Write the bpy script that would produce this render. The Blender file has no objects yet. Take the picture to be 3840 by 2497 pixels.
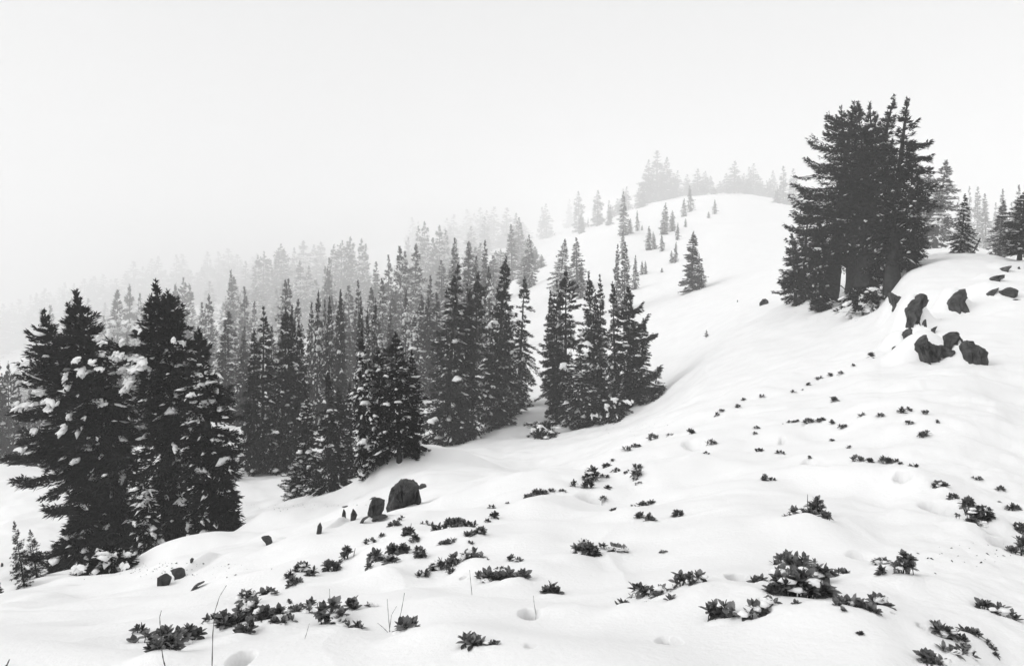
import bpy, math, random
import numpy as np

# ------------------------------------------------------------------ camera, world, sun, exposure
SC = bpy.context.scene
COL = SC.collection
F, CX, HY = 2560.0, 1920.0, 1050.0        # focal length / principal column / horizon row in photo pixels
cam_d = bpy.data.cameras.new('camera'); cam = bpy.data.objects.new('camera', cam_d); COL.objects.link(cam)
cam.location = (0, 0, 0); cam.rotation_euler = (math.radians(90), 0, 0)
cam_d.sensor_width = 36; cam_d.lens = 24; cam_d.shift_y = -(1248.5 - HY) / 3840.0
cam_d.clip_start = 0.05; cam_d.clip_end = 6000
SC.camera = cam

SUN_EL, SUN_AZ = math.radians(36), math.radians(-108)     # azimuth from +Y (view direction), negative = left
world = bpy.data.worlds.new('World'); SC.world = world; world.use_nodes = True
nt = world.node_tree; nt.nodes.clear()
sky = nt.nodes.new('ShaderNodeTexSky'); sky.sky_type = 'NISHITA'; sky.sun_disc = False
sky.sun_elevation = SUN_EL; sky.sun_rotation = SUN_AZ; sky.air_density = 1.0; sky.dust_density = 6.0
bw = nt.nodes.new('ShaderNodeRGBToBW')
bg1 = nt.nodes.new('ShaderNodeBackground'); bg1.inputs['Strength'].default_value = 0.05
bg2 = nt.nodes.new('ShaderNodeBackground'); bg2.inputs['Color'].default_value = (1, 1, 1, 1)
WORLD_CLOUD = 0.44
bg2.inputs['Strength'].default_value = WORLD_CLOUD     # the closed cloud deck over the whole sky
add = nt.nodes.new('ShaderNodeAddShader'); wo = nt.nodes.new('ShaderNodeOutputWorld')
nt.links.new(sky.outputs[0], bw.inputs[0]); nt.links.new(bw.outputs[0], bg1.inputs['Color'])
nt.links.new(bg1.outputs[0], add.inputs[0]); nt.links.new(bg2.outputs[0], add.inputs[1]); nt.links.new(add.outputs[0], wo.inputs['Surface'])

sd = bpy.data.lights.new('sun', 'SUN'); sun = bpy.data.objects.new('sun', sd); COL.objects.link(sun)
sd.energy = 1.5; sd.angle = math.radians(50); sd.color = (1, 1, 1)
sun.rotation_euler = (math.pi / 2 - SUN_EL, 0, math.pi - SUN_AZ)
sun.location = (-20, -20, 60)
vs = SC.view_settings
SC.display_settings.display_device = 'sRGB'
vs.view_transform = 'Standard'; vs.look = 'None'; vs.exposure = 0.31; vs.gamma = 1.0; vs.use_curve_mapping = False
SC.render.engine = 'CYCLES'
cy = SC.cycles
cy.max_bounces = 6; cy.diffuse_bounces = 4; cy.glossy_bounces = 2; cy.transmission_bounces = 2; cy.volume_bounces = 4
cy.transparent_max_bounces = 4; cy.use_denoising = True
try: cy.denoiser = 'OPENIMAGEDENOISE'; cy.denoising_input_passes = 'RGB_ALBEDO_NORMAL'
except Exception: pass
cy.use_adaptive_sampling = False
HAZE = 0.00145

# ------------------------------------------------------------------ helpers
def tag(o, label=None, cat=None, group=None, kind=None):
    if label: o['label'] = label
    if cat: o['category'] = cat
    if group: o['group'] = group
    if kind: o['kind'] = kind
    return o

def mesh(name, V, T, mat, smooth=False):
    V = np.ascontiguousarray(V, dtype=np.float32); T = np.ascontiguousarray(T, dtype=np.int32)
    k = T.shape[1]
    m = bpy.data.meshes.new(name)
    m.vertices.add(len(V)); m.vertices.foreach_set('co', V.ravel())
    m.loops.add(T.size); m.loops.foreach_set('vertex_index', T.ravel())
    m.polygons.add(len(T)); m.polygons.foreach_set('loop_start', np.arange(0, T.size, k, dtype=np.int32))
    m.polygons.foreach_set('loop_total', np.full(len(T), k, dtype=np.int32))
    m.polygons.foreach_set('use_smooth', np.full(len(T), smooth))
    m.update(calc_edges=True)
    if mat: m.materials.append(mat)
    return m

def link(name, data, parent=None):
    o = bpy.data.objects.new(name, data); COL.objects.link(o)
    if parent: o.parent = parent
    return o

def empty(name, loc, rz=0.0, s=(1, 1, 1)):
    o = bpy.data.objects.new(name, None); COL.objects.link(o)
    o.location = loc; o.rotation_euler = (0, 0, rz); o.scale = s; o.empty_display_size = 0.1
    return o

class Geo:
    def __init__(s): s.V = []; s.T = []; s.n = 0
    def add(s, V, T):
        V = np.asarray(V, float).reshape(-1, 3); T = np.asarray(T, int)
        s.V.append(V); s.T.append(T + s.n); s.n += len(V)
    def mesh(s, name, mat, smooth=False):
        if not s.V: return None
        return mesh(name, np.concatenate(s.V), np.concatenate(s.T), mat, smooth)

def tube(P, R, n=6):
    P = np.asarray(P, float); m = len(P)
    D = np.gradient(P, axis=0); D /= np.linalg.norm(D, axis=1)[:, None] + 1e-9
    ref = np.where(np.abs(D[:, 2:3]) > 0.9, np.array([[1., 0, 0]]), np.array([[0, 0, 1.]]))
    A = np.cross(D, ref); A /= np.linalg.norm(A, axis=1)[:, None] + 1e-9
    B = np.cross(D, A)
    th = np.arange(n) * 2 * np.pi / n
    V = P[:, None, :] + np.asarray(R)[:, None, None] * (A[:, None, :] * np.cos(th)[None, :, None] + B[:, None, :] * np.sin(th)[None, :, None])
    V = V.reshape(-1, 3)
    T = []
    for i in range(m - 1):
        for j in range(n):
            a = i * n + j; b = i * n + (j + 1) % n; c = a + n; d = b + n
            T += [(a, c, b), (b, c, d)]
    e = len(V); V = np.vstack([V, P[-1:]])
    for j in range(n): T.append(((m - 1) * n + j, e, (m - 1) * n + (j + 1) % n))
    return V, np.array(T)

# value noise
_rs = np.random.RandomState(7)
_tab = _rs.rand(256, 256)
def vnoise(x, y):
    xi = np.floor(x).astype(int); yi = np.floor(y).astype(int)
    fx = x - xi; fy = y - yi
    fx = fx * fx * fx * (fx * (fx * 6 - 15) + 10); fy = fy * fy * fy * (fy * (fy * 6 - 15) + 10)
    a = _tab[xi & 255, yi & 255]; b = _tab[(xi + 1) & 255, yi & 255]; c = _tab[xi & 255, (yi + 1) & 255]; d = _tab[(xi + 1) & 255, (yi + 1) & 255]
    return (a * (1 - fx) + b * fx) * (1 - fy) + (c * (1 - fx) + d * fx) * fy - 0.5
def fbm(x, y, o=4, g=0.5):
    s = 0; a = 1; 
    for k in range(o):
        s = s + a * vnoise(x * 2 ** k + 13.7 * k, y * 2 ** k + 5.1 * k); a *= g
    return s

def pchip_slopes(x, y):
    h = np.diff(x, axis=0); d = np.diff(y, axis=0) / h
    m = np.zeros_like(y)
    w1 = 2 * h[1:] + h[:-1]; w2 = h[1:] + 2 * h[:-1]
    ok = (d[1:] * d[:-1]) > 0
    with np.errstate(divide='ignore', invalid='ignore'):
        mm = (w1 + w2) / (w1 / d[:-1] + w2 / d[1:])
    m[1:-1] = np.where(ok, mm, 0)
    m[0] = d[0]; m[-1] = d[-1]
    return m
def pchip(x, y, q):            # x (n,), y (n,...) -> (len(q), ...)
    xs = x.reshape((-1,) + (1,) * (y.ndim - 1)) * np.ones_like(y)
    m = pchip_slopes(xs, y)
    i = np.clip(np.searchsorted(x, q) - 1, 0, len(x) - 2)
    h = (x[i + 1] - x[i]); t = (q - x[i]) / h
    sh = (-1,) + (1,) * (y.ndim - 1)
    h = h.reshape(sh); t = np.clip(t, 0, 1).reshape(sh)
    return y[i] * (2 * t**3 - 3 * t**2 + 1) + m[i] * h * (t**3 - 2 * t**2 + t) + y[i + 1] * (-2 * t**3 + 3 * t**2) + m[i + 1] * h * (t**3 - t**2)

# ------------------------------------------------------------------ materials (all neutral: the place is grey on grey)
def mat_base(name, rough=0.9, spec=0.2):
    m = bpy.data.materials.new(name); m.use_nodes = True
    b = m.node_tree.nodes['Principled BSDF']
    b.inputs['Roughness'].default_value = rough; b.inputs['Specular IOR Level'].default_value = spec
    return m, m.node_tree, b
def ramp_mat(name, c0, c1, scale, rough=0.9, spec=0.2, detail=6, bump=0.0, bscale=None, objrand=0.0, coords='Object', bdist=0.02):
    m, n, b = mat_base(name, rough, spec)
    tc = n.nodes.new('ShaderNodeTexCoord'); no = n.nodes.new('ShaderNodeTexNoise')
    no.inputs['Scale'].default_value = scale; no.inputs['Detail'].default_value = detail
    n.links.new(tc.outputs[coords], no.inputs['Vector'])
    r = n.nodes.new('ShaderNodeValToRGB'); r.color_ramp.elements[0].position = 0.3; r.color_ramp.elements[1].position = 0.72
    r.color_ramp.elements[0].color = (c0, c0, c0, 1); r.color_ramp.elements[1].color = (c1, c1, c1, 1)
    n.links.new(no.outputs['Fac'], r.inputs['Fac'])
    out = r.outputs['Color']
    if objrand:
        oi = n.nodes.new('ShaderNodeObjectInfo'); mr = n.nodes.new('ShaderNodeMapRange')
        mr.inputs['To Min'].default_value = 1 - objrand; mr.inputs['To Max'].default_value = 1 + objrand
        n.links.new(oi.outputs['Random'], mr.inputs['Value'])
        mx = n.nodes.new('ShaderNodeVectorMath'); mx.operation = 'SCALE'
        n.links.new(out, mx.inputs[0]); n.links.new(mr.outputs[0], mx.inputs['Scale']); out = mx.outputs[0]
    n.links.new(out, b.inputs['Base Color'])
    if bump:
        nb = n.nodes.new('ShaderNodeTexNoise'); nb.inputs['Scale'].default_value = bscale or scale * 3; nb.inputs['Detail'].default_value = 5
        n.links.new(tc.outputs[coords], nb.inputs['Vector'])
        bp = n.nodes.new('ShaderNodeBump'); bp.inputs['Strength'].default_value = bump; bp.inputs['Distance'].default_value = bdist
        nb.inputs['Roughness'].default_value = .62; n.links.new(nb.outputs['Fac'], bp.inputs['Height']); n.links.new(bp.outputs[0], b.inputs['Normal'])
    return m
M_SNOW = ramp_mat('snow', 0.82, 0.87, 0.6, 0.85, 0.1, bump=0.38, bscale=26.0, bdist=0.022)
M_SNOWT = ramp_mat('tree_snow', 0.80, 0.86, 3.0, 0.85, 0.1, bump=0.3, bscale=12.0, bdist=0.03)
M_FOL = ramp_mat('needles', 0.006, 0.022, 1.6, 0.75, 0.12, objrand=0.25)
M_BARK = ramp_mat('bark', 0.012, 0.042, 5.0, 0.95, 0.1, bump=0.8, bscale=14.0)
M_ROCK = ramp_mat('rock', 0.018, 0.085, 5.0, 0.8, 0.3, detail=10, bump=1.0, bscale=11.0, bdist=.05, objrand=0.2)
M_LEAF = ramp_mat('leaf', 0.04, 0.19, 30.0, 0.45, 0.45, objrand=0.7)
M_TWIG = ramp_mat('twig', 0.02, 0.05, 20.0, 0.9, 0.2)
M_STALK = ramp_mat('stalk', 0.05, 0.10, 20.0, 0.9, 0.2)

# ------------------------------------------------------------------ terrain
# each row: photo column, then (row, depth) knots from the frame bottom, over the near shoulder, through the hollow, up the far hill
K = [
 (-700, [(2497,3.2),(2420,4.2),(2370,6.0),(2330,8.5),(2290,13),(2240,20),(2050,33),(1830,50),(None,95,-44),(None,210,-55),(None,480,-50),(None,1500,-40)]),
 (0,    [(2497,3.1),(2405,4.0),(2335,5.6),(2285,8),(2235,13),(2175,20),(1950,33),(1748,48),(None,90,-35),(None,200,-45),(None,450,-40),(None,1500,-30)]),
 (400,  [(2497,3.0),(2400,3.9),(2300,5.5),(2205,9),(2160,14),(2115,20),(2030,26.5),(1800,45),(None,90,-24),(None,200,-34),(None,450,-20),(None,1500,-5)]),
 (800,  [(2497,2.95),(2350,3.9),(2230,5.5),(2090,9.5),(2060,15),(2025,22),(1950,28),(1650,50),(None,90,-17),(None,200,-26),(None,450,-6),(None,1500,20)]),
 (1200, [(2497,2.9),(2330,3.8),(2150,5.6),(1985,9.5),(1975,15),(1905,25),(1830,33),(1700,45),(None,90,-16),(None,200,-20),(None,450,0),(None,1500,50)]),
 (1600, [(2497,2.85),(2300,3.8),(2080,6.0),(1890,9.5),(1835,15),(1722,22),(1690,41),(1590,55),(None,90,-13),(None,200,-10),(None,450,15),(None,1500,90)]),
 (2000, [(2497,2.8),(2280,3.8),(2000,6.5),(1800,10),(1785,14),(1725,28),(1620,45),(1430,62),(1250,90),(1000,200),(895,420),(860,1500)]),
 (2400, [(2497,2.8),(2260,3.8),(1950,7),(1665,13),(1645,18),(1600,30),(1505,48),(1330,65),(1120,100),(850,200),(765,340),(745,1500)]),
 (2800, [(2497,2.8),(2250,3.6),(1800,8),(1490,18),(1462,24),(1400,33),(1215,52),(1100,75),(960,110),(840,170),(742,260),(800,1500)]),
 (3080, [(2497,2.8),(2240,3.6),(1770,8.3),(1385,22),(1350,28),(1270,36),(1130,49),(1010,72),(930,108),(850,165),(800,240),(820,1500)]),
 (3280, [(2497,2.8),(2230,3.6),(1750,8.5),(1315,23),(1265,29),(1180,36),(1085,45),(990,68),(925,105),(890,160),(865,230),(840,1500)]),
 (3430, [(2497,2.86),(2210,3.78),(1750,8.2),(1360,18),(1245,24),(1085,30.5),(985,39),(955,62),(932,105),(915,160),(900,230),(860,1500)]),
 (3600, [(2497,2.93),(2200,3.98),(1780,7.7),(1385,16),(1240,22.5),(1070,30),(953,40),(948,60),(938,105),(930,160),(925,230),(870,1500)]),
 (3840, [(2497,3.08),(2200,4.4),(1850,7.4),(1500,13.5),(1250,21),(1090,28),(985,38),(975,60),(962,105),(952,160),(945,230),(880,1500)]),
 (4700, [(2497,3.8),(2250,5.4),(1900,9),(1480,15),(1220,22),(1050,28),(950,38),(940,60),(930,105),(925,160),(920,230),(860,1500)]),
]
def warp(Y):
    return Y if Y <= 60 else min(60 * (Y / 60) ** 1.66, 2400 + (Y - 1500) * .1)
def row(u, kn):
    a = (u - CX) / F; q = math.hypot(1, a); L = [(math.log(0.25), -1.6), (math.log(1.6), -1.62)]
    for k in kn:
        w = warp(k[1])
        if k[0] is None: L.append((math.log(w * q), k[2] * w / k[1]))
        else: L.append((math.log(w * q), -(k[0] - HY) / F * w))
    return math.atan(a), L
AZ = []; LK = []
for u, kn in K:
    az, L = row(u, kn); AZ.append(az); LK.append(L)
# behind the camera: gentle slope falling to the left, rising to the right
def back(zs):
    rr = [0.25, 1.6, 3, 4, 6, 9, 14, 22, 35, 55, 110, 300, 800, 2400]
    return [(math.log(r), z) for r, z in zip(rr, zs)]
B_L = back([-1.6,-1.65,-1.9,-2.2,-2.9,-4,-6,-9,-14,-20,-32,-48,-50,-45])
B_B = back([-1.6,-1.6,-1.65,-1.7,-1.7,-1.6,-1.4,-1.0,0,1,2,4,8,20])
B_R = back([-1.6,-1.55,-1.5,-1.4,-1.3,-1.0,-.5,.4,1.5,3,6,12,20,50])
AZ = [-math.pi, -1.75] + AZ + [1.7, math.pi]
LK = [B_B, B_L] + LK + [B_R, B_B]
AZ = np.array(AZ); LK = np.array(LK)                     # (chains, knots, 2)

uu = np.linspace(-260, 4100, 700)
az_in = np.arctan((uu - CX) / F)
az_out = np.concatenate([np.linspace(-math.pi, az_in[0], 60)[:-1], az_in, np.linspace(az_in[-1], math.pi, 60)[1:]])
r_rows = np.exp(np.concatenate([np.linspace(math.log(0.03), math.log(2.3), 20)[:-1], np.linspace(math.log(2.3), math.log(10), 270)[:-1],
                                np.linspace(math.log(10), math.log(60), 190)[:-1], np.linspace(math.log(60), math.log(2400), 110)]))
kn = pchip(AZ, LK, az_out)                               # (cols, knots, 2)
lr = np.log(r_rows)
GZ = np.zeros((len(az_out), len(r_rows)))
for i in range(len(az_out)):
    GZ[i] = pchip(kn[i, :, 0], kn[i, :, 1], lr)
GX = np.sin(az_out)[:, None] * r_rows[None, :]; GY = np.cos(az_out)[:, None] * r_rows[None, :]
BASE = GZ.copy()

def gz(x, y, G=None):
    G = GZ if G is None else G
    r = math.hypot(x, y); a = math.atan2(x, y)
    fi = np.interp(a, az_out, np.arange(len(az_out))); fj = np.interp(math.log(max(r, .26)), lr, np.arange(len(lr)))
    i = min(int(fi), len(az_out) - 2); j = min(int(fj), len(lr) - 2); fi -= i; fj -= j
    return (G[i, j] * (1 - fi) + G[i + 1, j] * fi) * (1 - fj) + (G[i, j + 1] * (1 - fi) + G[i + 1, j + 1] * fi) * fj
def hit(u, v, y0=2.0, y1=900.0, G=None):
    """first place where the sight line through photo pixel (u, v) meets the ground, searching depth y0..y1"""
    a = (u - CX) / F; s = -(v - HY) / F
    Y = np.exp(np.linspace(math.log(y0), math.log(y1), 420)); prev = None
    for y in Y:
        d = s * y - gz(a * y, y, G)
        if prev is not None and prev[1] > 0 >= d:
            t = prev[1] / (prev[1] - d); y = prev[0] + t * (y - prev[0])
            return a * y, y, gz(a * y, y, G)
        prev = (y, d)
    y = y0 if prev[1] <= 0 else min(y1, 900)
    if prev[1] > 0:                                       # passes over: take the closest approach
        dd = [s * q - gz(a * q, q, G) for q in Y]; y = Y[int(np.argmin(dd))]
    return a * y, y, gz(a * y, y, G)

# relief: broad swells, wind shaping, small lumps
R = np.hypot(GX, GY)
far = np.clip((R - 3) / 30, 0, 1)
GZ += fbm(GX / 2.1 + 5, GY / 1.7, 3) * 0.24 * np.clip(R / 7, 0.5, 1) * np.clip(60 / R, .4, 1)
GZ += fbm(GX / 0.85 + 15, GY / 0.75 + 4, 2) * 0.10 * np.clip(25 / R, 0, 1)
q_ = fbm(GX / 1.9 + 31, GY / 1.2 + 8, 2); GZ += 0.16 * np.clip(0.28 - np.abs(q_) * 1.6, 0, 1) ** 1.5 * np.clip(30 / R, 0, 1)
GZ += fbm(GX / 9 + 40, GY / 9 + 3, 3) * 0.5 * far
GZ += fbm(GX / 75 + 80, GY / 75 + 33, 3) * 5.0 * np.clip((R - 120) / 300, 0, 1)
GZ += fbm(GX / 0.55, GY / 0.55 + 9, 3) * 0.018 * np.clip(12 / R, 0, 1)
rgt = np.clip((GX / np.maximum(GY, .1) - 0.42) / .3, 0, 1); rgt = rgt * rgt * (3 - 2 * rgt)
rgt = rgt * np.clip((30 - R) / 10, 0, 1) * (GY > 0)
GZ += fbm(GX / 0.28 + 3, GY / 0.28 + 9, 3) * 0.05 * rgt * np.clip(R / 5, .4, 1)
BASE = GZ.copy()

def bump(x, y, rx, ry, h, rot=0.0, p=1.0, rim=0.0):
    c, s = math.cos(rot), math.sin(rot)
    m = (np.abs(GX - x) < 3 * (rx + ry)) & (np.abs(GY - y) < 3 * (rx + ry))
    dx = GX[m] - x; dy = GY[m] - y
    q = ((dx * c + dy * s) / rx) ** 2 + ((-dx * s + dy * c) / ry) ** 2
    GZ[m] += h * np.exp(-q ** p)
    if rim: GZ[m] += rim * np.exp(-((np.sqrt(q) - 1.45) / .4) ** 2)
def bump_px(u, v, wpx, dep, h, p=1.0, G=None, rim=0.0, ratio=None, y0=2.0, y1=900, rot=0.0):
    x, y, z = hit(u, v, y0, y1, BASE); rx = wpx / 2 * y / F
    if h > 0: h = min(h * .8, 0.30 * rx); rx *= 1.25
    bump(x, y, rx, (ratio * rx if ratio else dep), h, rot, p, rim)
    return x, y
BUSH = [
 (36, 'wide leafy shrub at the lower left with a grass stalk in front', [(622,2456,140,112),(715,2402,85,68),(660,2420,90,60),(540,2408,70,45)]),
 (22, 'spiky small tuft on top of the wide lower left shrub', [(520,2372,36,32)]),
 (30, 'shrub with a small upright tuft behind the tall curved stalk', [(845,2352,60,90),(800,2338,85,36),(870,2345,40,40)]),
 (32, 'tallest upright shrub of the lower left, in front of the boulder slope', [(935,2330,90,110),(930,2260,60,60),(915,2385,70,60),(1000,2340,110,75),(1035,2318,60,40)]),
 (24, 'low tuft uphill of the tallest lower left shrub', [(1005,2232,60,32)]),
 (20, 'two-leaf tuft above the low dense row', [(1085,2263,30,16)]),
 (30, 'low dense row of leaves left of the big dark bush', [(1120,2303,95,40)]),
 (24, 'small row of pointed leaves above the low dense row', [(1165,2270,46,26)]),
 (30, 'sparse low line of leaves left of the short slanting straw', [(1045,2360,62,36),(1090,2346,40,34)]),
 (36, 'big dark bush with a thin stalk rising from it, bottom left of centre', [(1235,2336,98,95),(1275,2340,60,50),(1325,2282,75,42),(1385,2272,50,22)]),
 (26, 'pair of low leafy tips at the right foot of the big dark bush', [(1305,2352,26,26),(1345,2356,46,30)]),
 (34, 'bush beside the forked straws', [(1525,2380,88,66)]),
 (34, 'round leafy bush in a shallow hollow near the bottom edge', [(1770,2424,92,58)]),
 (18, 'dark flat remnant right of the round bush in the hollow', [(1850,2418,52,20)]),
 (18, 'three-tufted shrub arched over a ball of snow', [(1130,2142,54,40),(1090,2166,30,36),(1168,2158,32,34),(1100,2196,46,42)]),
 (20, 'umbrella-shaped shrub on bare stems right of the three-tufted one', [(1238,2142,56,58)]),
 (18, 'small tuft at the left end of the long snow ledge', [(1298,2096,32,56),(1275,2110,16,16)]),
 (16, 'thin line of tips above the long snow ledge', [(1390,2036,56,20)]),
 (14, 'single pointed sprig above the long snow ledge', [(1433,2011,14,18)]),
 (17, 'tangled shrub on the mound below the stone ledge', [(1530,2022,44,66),(1480,1972,42,28),(1503,1953,26,16),(1555,2036,32,34)]),
 (22, 'bushy tuft on bare forked stems left of the mound shrubs', [(1415,2107,62,60)]),
 (20, 'upright twiggy shrub below the mound', [(1475,2076,36,58),(1512,2076,44,54)]),
 (24, 'low pale-leaved shrub in front of the upright twiggy one', [(1465,2114,46,38)]),
 (22, 'small dark sprig left of the low pale-leaved shrub', [(1382,2133,30,28)]),
 (18, 'spread-out sparse shrub right of the mound', [(1575,2091,46,50)]),
 (16, 'row of leaves dipping behind the snow hump', [(1600,1973,60,20),(1640,1990,32,30)]),
 (18, 'dense dark shrub right of the snow hump', [(1705,1986,72,66),(1758,1980,56,36)]),
 (18, 'leafy ridge-top shrub below the dense dark one', [(1800,2016,46,52),(1762,2029,52,28)]),
 (16, 'sloping leaf row in the middle of the slope', [(1672,2049,52,24)]),
 (12, 'faint tips right of the sloping leaf row', [(1768,2048,30,10)]),
 (22, 'rounded shrub left of the twiggy two-stemmed one', [(1640,2136,52,52)]),
 (20, 'tall two-stemmed shrub with a leafy head', [(1698,2122,36,60),(1690,2152,26,22)]),
 (22, 'broad leafy tuft above the snow dome', [(1770,2096,76,40),(1828,2103,22,8)]),
 (22, 'small pale tuft in the middle foreground', [(1585,2166,46,30)]),
 (26, 'dark left half of the long central shrub row', [(1835,2184,64,64),(1802,2166,36,32),(1870,2180,42,42)]),
 (30, 'leafy right half of the long central shrub row on its snow ledge', [(1925,2184,98,48),(1960,2180,40,52)]),
 (16, 'thin fringe of leaves behind the central row', [(1880,2139,52,14)]),
 (20, 'small two-leaved sprig above the central row', [(1915,2100,24,24),(1946,2104,32,22)]),
 (16, 'narrow slanting row of leaves on the open slope', [(2375,1910,28,14),(2410,1901,44,22),(2440,1888,28,20)]),
 (14, 'tiny slanted sprig left of the narrow slanting row', [(2302,1929,28,14)]),
 (16, 'two-lobed small shrub under the narrow slanting row', [(2398,1946,28,30),(2434,1954,40,32)]),
 (16, 'lone sprig right of the two-lobed shrub', [(2540,1937,34,28)]),
 (24, 'large round shrub in the middle of the slope behind a snow ball', [(2175,2080,56,50),(2215,2092,64,70),(2190,2055,50,40),(2258,2056,32,24)]),
 (24, 'low shrub right of the snow ball', [(2315,2070,68,36)]),
 (16, 'tiny row of leaf tips alone in the centre', [(2486,2073,38,16)]),
 (26, 'shrub above the long shadowed hole', [(2065,2231,62,50)]),
 (28, 'shrub with an upright two-leaf tip right of centre', [(2390,2210,36,44),(2420,2233,46,44),(2378,2240,40,22)]),
 (26, 'low leafy tuft between the upright tip and the long shrub', [(2478,2233,58,40)]),
 (28, 'long leafy shrub climbing a snow roll', [(2560,2192,72,55),(2612,2190,72,48),(2528,2212,34,24)]),
 (28, 'three open leaves in front of the upright tip shrub', [(2332,2272,56,26)]),
 (16, 'dark leaves deep in a snow slot', [(2424,2270,28,16)]),
 (30, 'three upright leaves right of the snow slot', [(2513,2270,44,28)]),
 (34, 'round wreath-like shrub left of the biggest bush', [(2680,2320,56,68),(2728,2318,56,66)]),
 (36, 'biggest dark bush of the foreground with many broad leaves', [(2960,2235,110,110),(3022,2240,110,115),(3070,2185,80,80),(3090,2238,70,60),(2990,2160,100,80),(2990,2110,90,42),(2942,2108,50,38),(2905,2116,36,26),(3053,2116,30,32),(2900,2230,60,70),(2880,2285,80,58),(2838,2310,70,62),(2925,2180,60,60)]),
 (26, 'open sprig on thin stems at the left of the biggest bush', [(2842,2180,62,60)]),
 (24, 'two small tufts right of the biggest bush', [(3120,2162,26,30),(3160,2157,46,28)]),
 (32, 'thick row of upright leaves right of the biggest bush', [(3155,2296,42,48),(3190,2292,54,60),(3230,2300,54,56),(3266,2313,48,44)]),
 (34, 'upright pointed sprig ending the thick row', [(3295,2272,62,62)]),
 (22, 'tall dark shrub alone on the right slope', [(3060,1928,64,78),(2995,1942,56,48),(3030,1940,50,40),(3095,1952,38,40)]),
 (14, 'pair of dark leaves left of the lone tall shrub', [(2952,1951,28,12)]),
 (20, 'low tuft left of the spiky upright shrub', [(3310,2117,62,26),(3305,2151,42,28)]),
 (24, 'spiky upright shrub on the right slope', [(3395,2152,72,105),(3365,2130,34,28)]),
 (26, 'left clump of the pair low on the right', [(3688,2282,62,36)]),
 (28, 'right clump of the pair low on the right', [(3762,2312,76,48)]),
 (30, 'dark shrub with rounded leaves near the lower right corner', [(3540,2392,62,62),(3582,2406,62,62),(3508,2346,44,28)]),
 (24, 'smaller shrub up the snow edge near the lower right corner', [(3625,2372,38,28),(3655,2386,38,28)]),
 (32, 'darkest bush at the bottom edge near the right corner', [(3475,2484,58,58),(3520,2494,62,32)]),
 (32, 'bush with upright oar-like leaves at the lower right corner', [(3565,2464,62,38),(3620,2466,54,54)]),
 (16, 'dotted leaves along the lower right snow edge', [(3705,2412,18,16),(3722,2432,18,16),(3736,2462,16,18)]),
 (8, 'fuzzy dark moss tuft below the thick leaf row', [(3227,2388,26,30)]),
 (18, 'tip of dark leaves sunken in the snow below the biggest bush', [(2985,2292,34,16)]),
 (16, 'drooping berries-like leaves at the dome edge', [(3145,2315,26,26),(3160,2335,26,14)]),
 (16, 'round-headed shrub at the top of the right snow edge', [(3525,1834,54,42)]),
 (18, 'large dark thicket along the right snow edge', [(3628,1902,48,46),(3660,1945,64,60),(3690,1956,80,72),(3650,1978,54,40)]),
 (14, 'tiny row of leaves above the dark thicket', [(3575,1870,38,22)]),
 (14, 'small tuft at the left foot of the dark thicket', [(3592,1937,24,14)]),
 (14, 'low dark shrub near the right frame edge', [(3798,1912,52,26),(3750,1884,16,8)]),
 (18, 'shrub cut by the right frame edge below the low dark one', [(3822,1986,42,28)]),
 (20, 'thick stems and leaves in the rumpled snow at the right edge', [(3830,2046,42,50),(3798,2072,30,42)]),
]
# every shrub holds up a small dome of snow, open where its stems come out
for lp, lab, lobes in BUSH:
    for (u, v, w, h) in lobes:
        if w > 34:
            x, y, z = hit(u, v, 2.2, 60, BASE); r = w / 2 * y / F; k_ = 1 / max(1, len(lobes) - 1) ** .5
            bump(x - .1 * r, y - 1.0 * r, r * 1.2, r * .75, .30 * r * k_, 0, 1.4); bump(x, y + .4 * r, r * .9, r * .6, -.24 * r * k_, 0, 1.8)
# holes melted or trodden into the snow
for (u, v, w, ratio, h, p, rim) in [
    (2508, 2405, 78, 1.9, -0.31, 3.4, 0.0), (2786, 2165, 98, 1.7, -0.51, 3.7, 0.0), (1985, 2300, 66, 2.6, -0.77, 3.1, 0.0),
    (905, 2468, 80, 1.7, -0.31, 3.1, 0.0), (3060, 1742, 66, 2.0, -0.56, 2.8, 0.0), (2605, 1662, 74, 1.6, -0.36, 2.4, 0.0),
    (3545, 1905, 110, 1.6, -0.77, 2.3, 0.0), (2932, 1652, 20, 1.2, -0.31, 2.3, 0.0), (3018, 1595, 12, 1.4, -0.31, 2.3, 0.0),
    (3385, 1815, 50, 1.0, -0.37, 2.3, 0.0), (3452, 2345, 26, 1.0, -0.26, 2.4, 0.0), (3350, 2297, 18, 1.0, -0.26, 2.8, 0.0),
    (3230, 2080, 90, 0.7, -0.15, 2.3, 0.0), (2850, 2312, 70, 0.8, -0.15, 2.2, 0.0), (2215, 1870, 80, 1.0, -0.41, 2.0, 0.0),
    (2440, 2262, 70, 0.7, -0.14, 2.3, 0.0), (1540, 2065, 40, 1.0, -0.15, 2.3, 0.0), (1738, 2165, 22, 1.2, -0.15, 2.3, 0.0),
    (3790, 2050, 110, 1.0, -0.51, 1.9, 0.0), (3700, 2000, 50, 1.0, -0.26, 2.0, 0.0), (1990, 2420, 40, .6, -0.07, 2.0, 0.0),
    (3840, 2000, 60, .8, -0.31, 2.0, 0.0)]:
    bump_px(u, v, w, 0, h, p, ratio=ratio, rim=rim)
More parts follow.
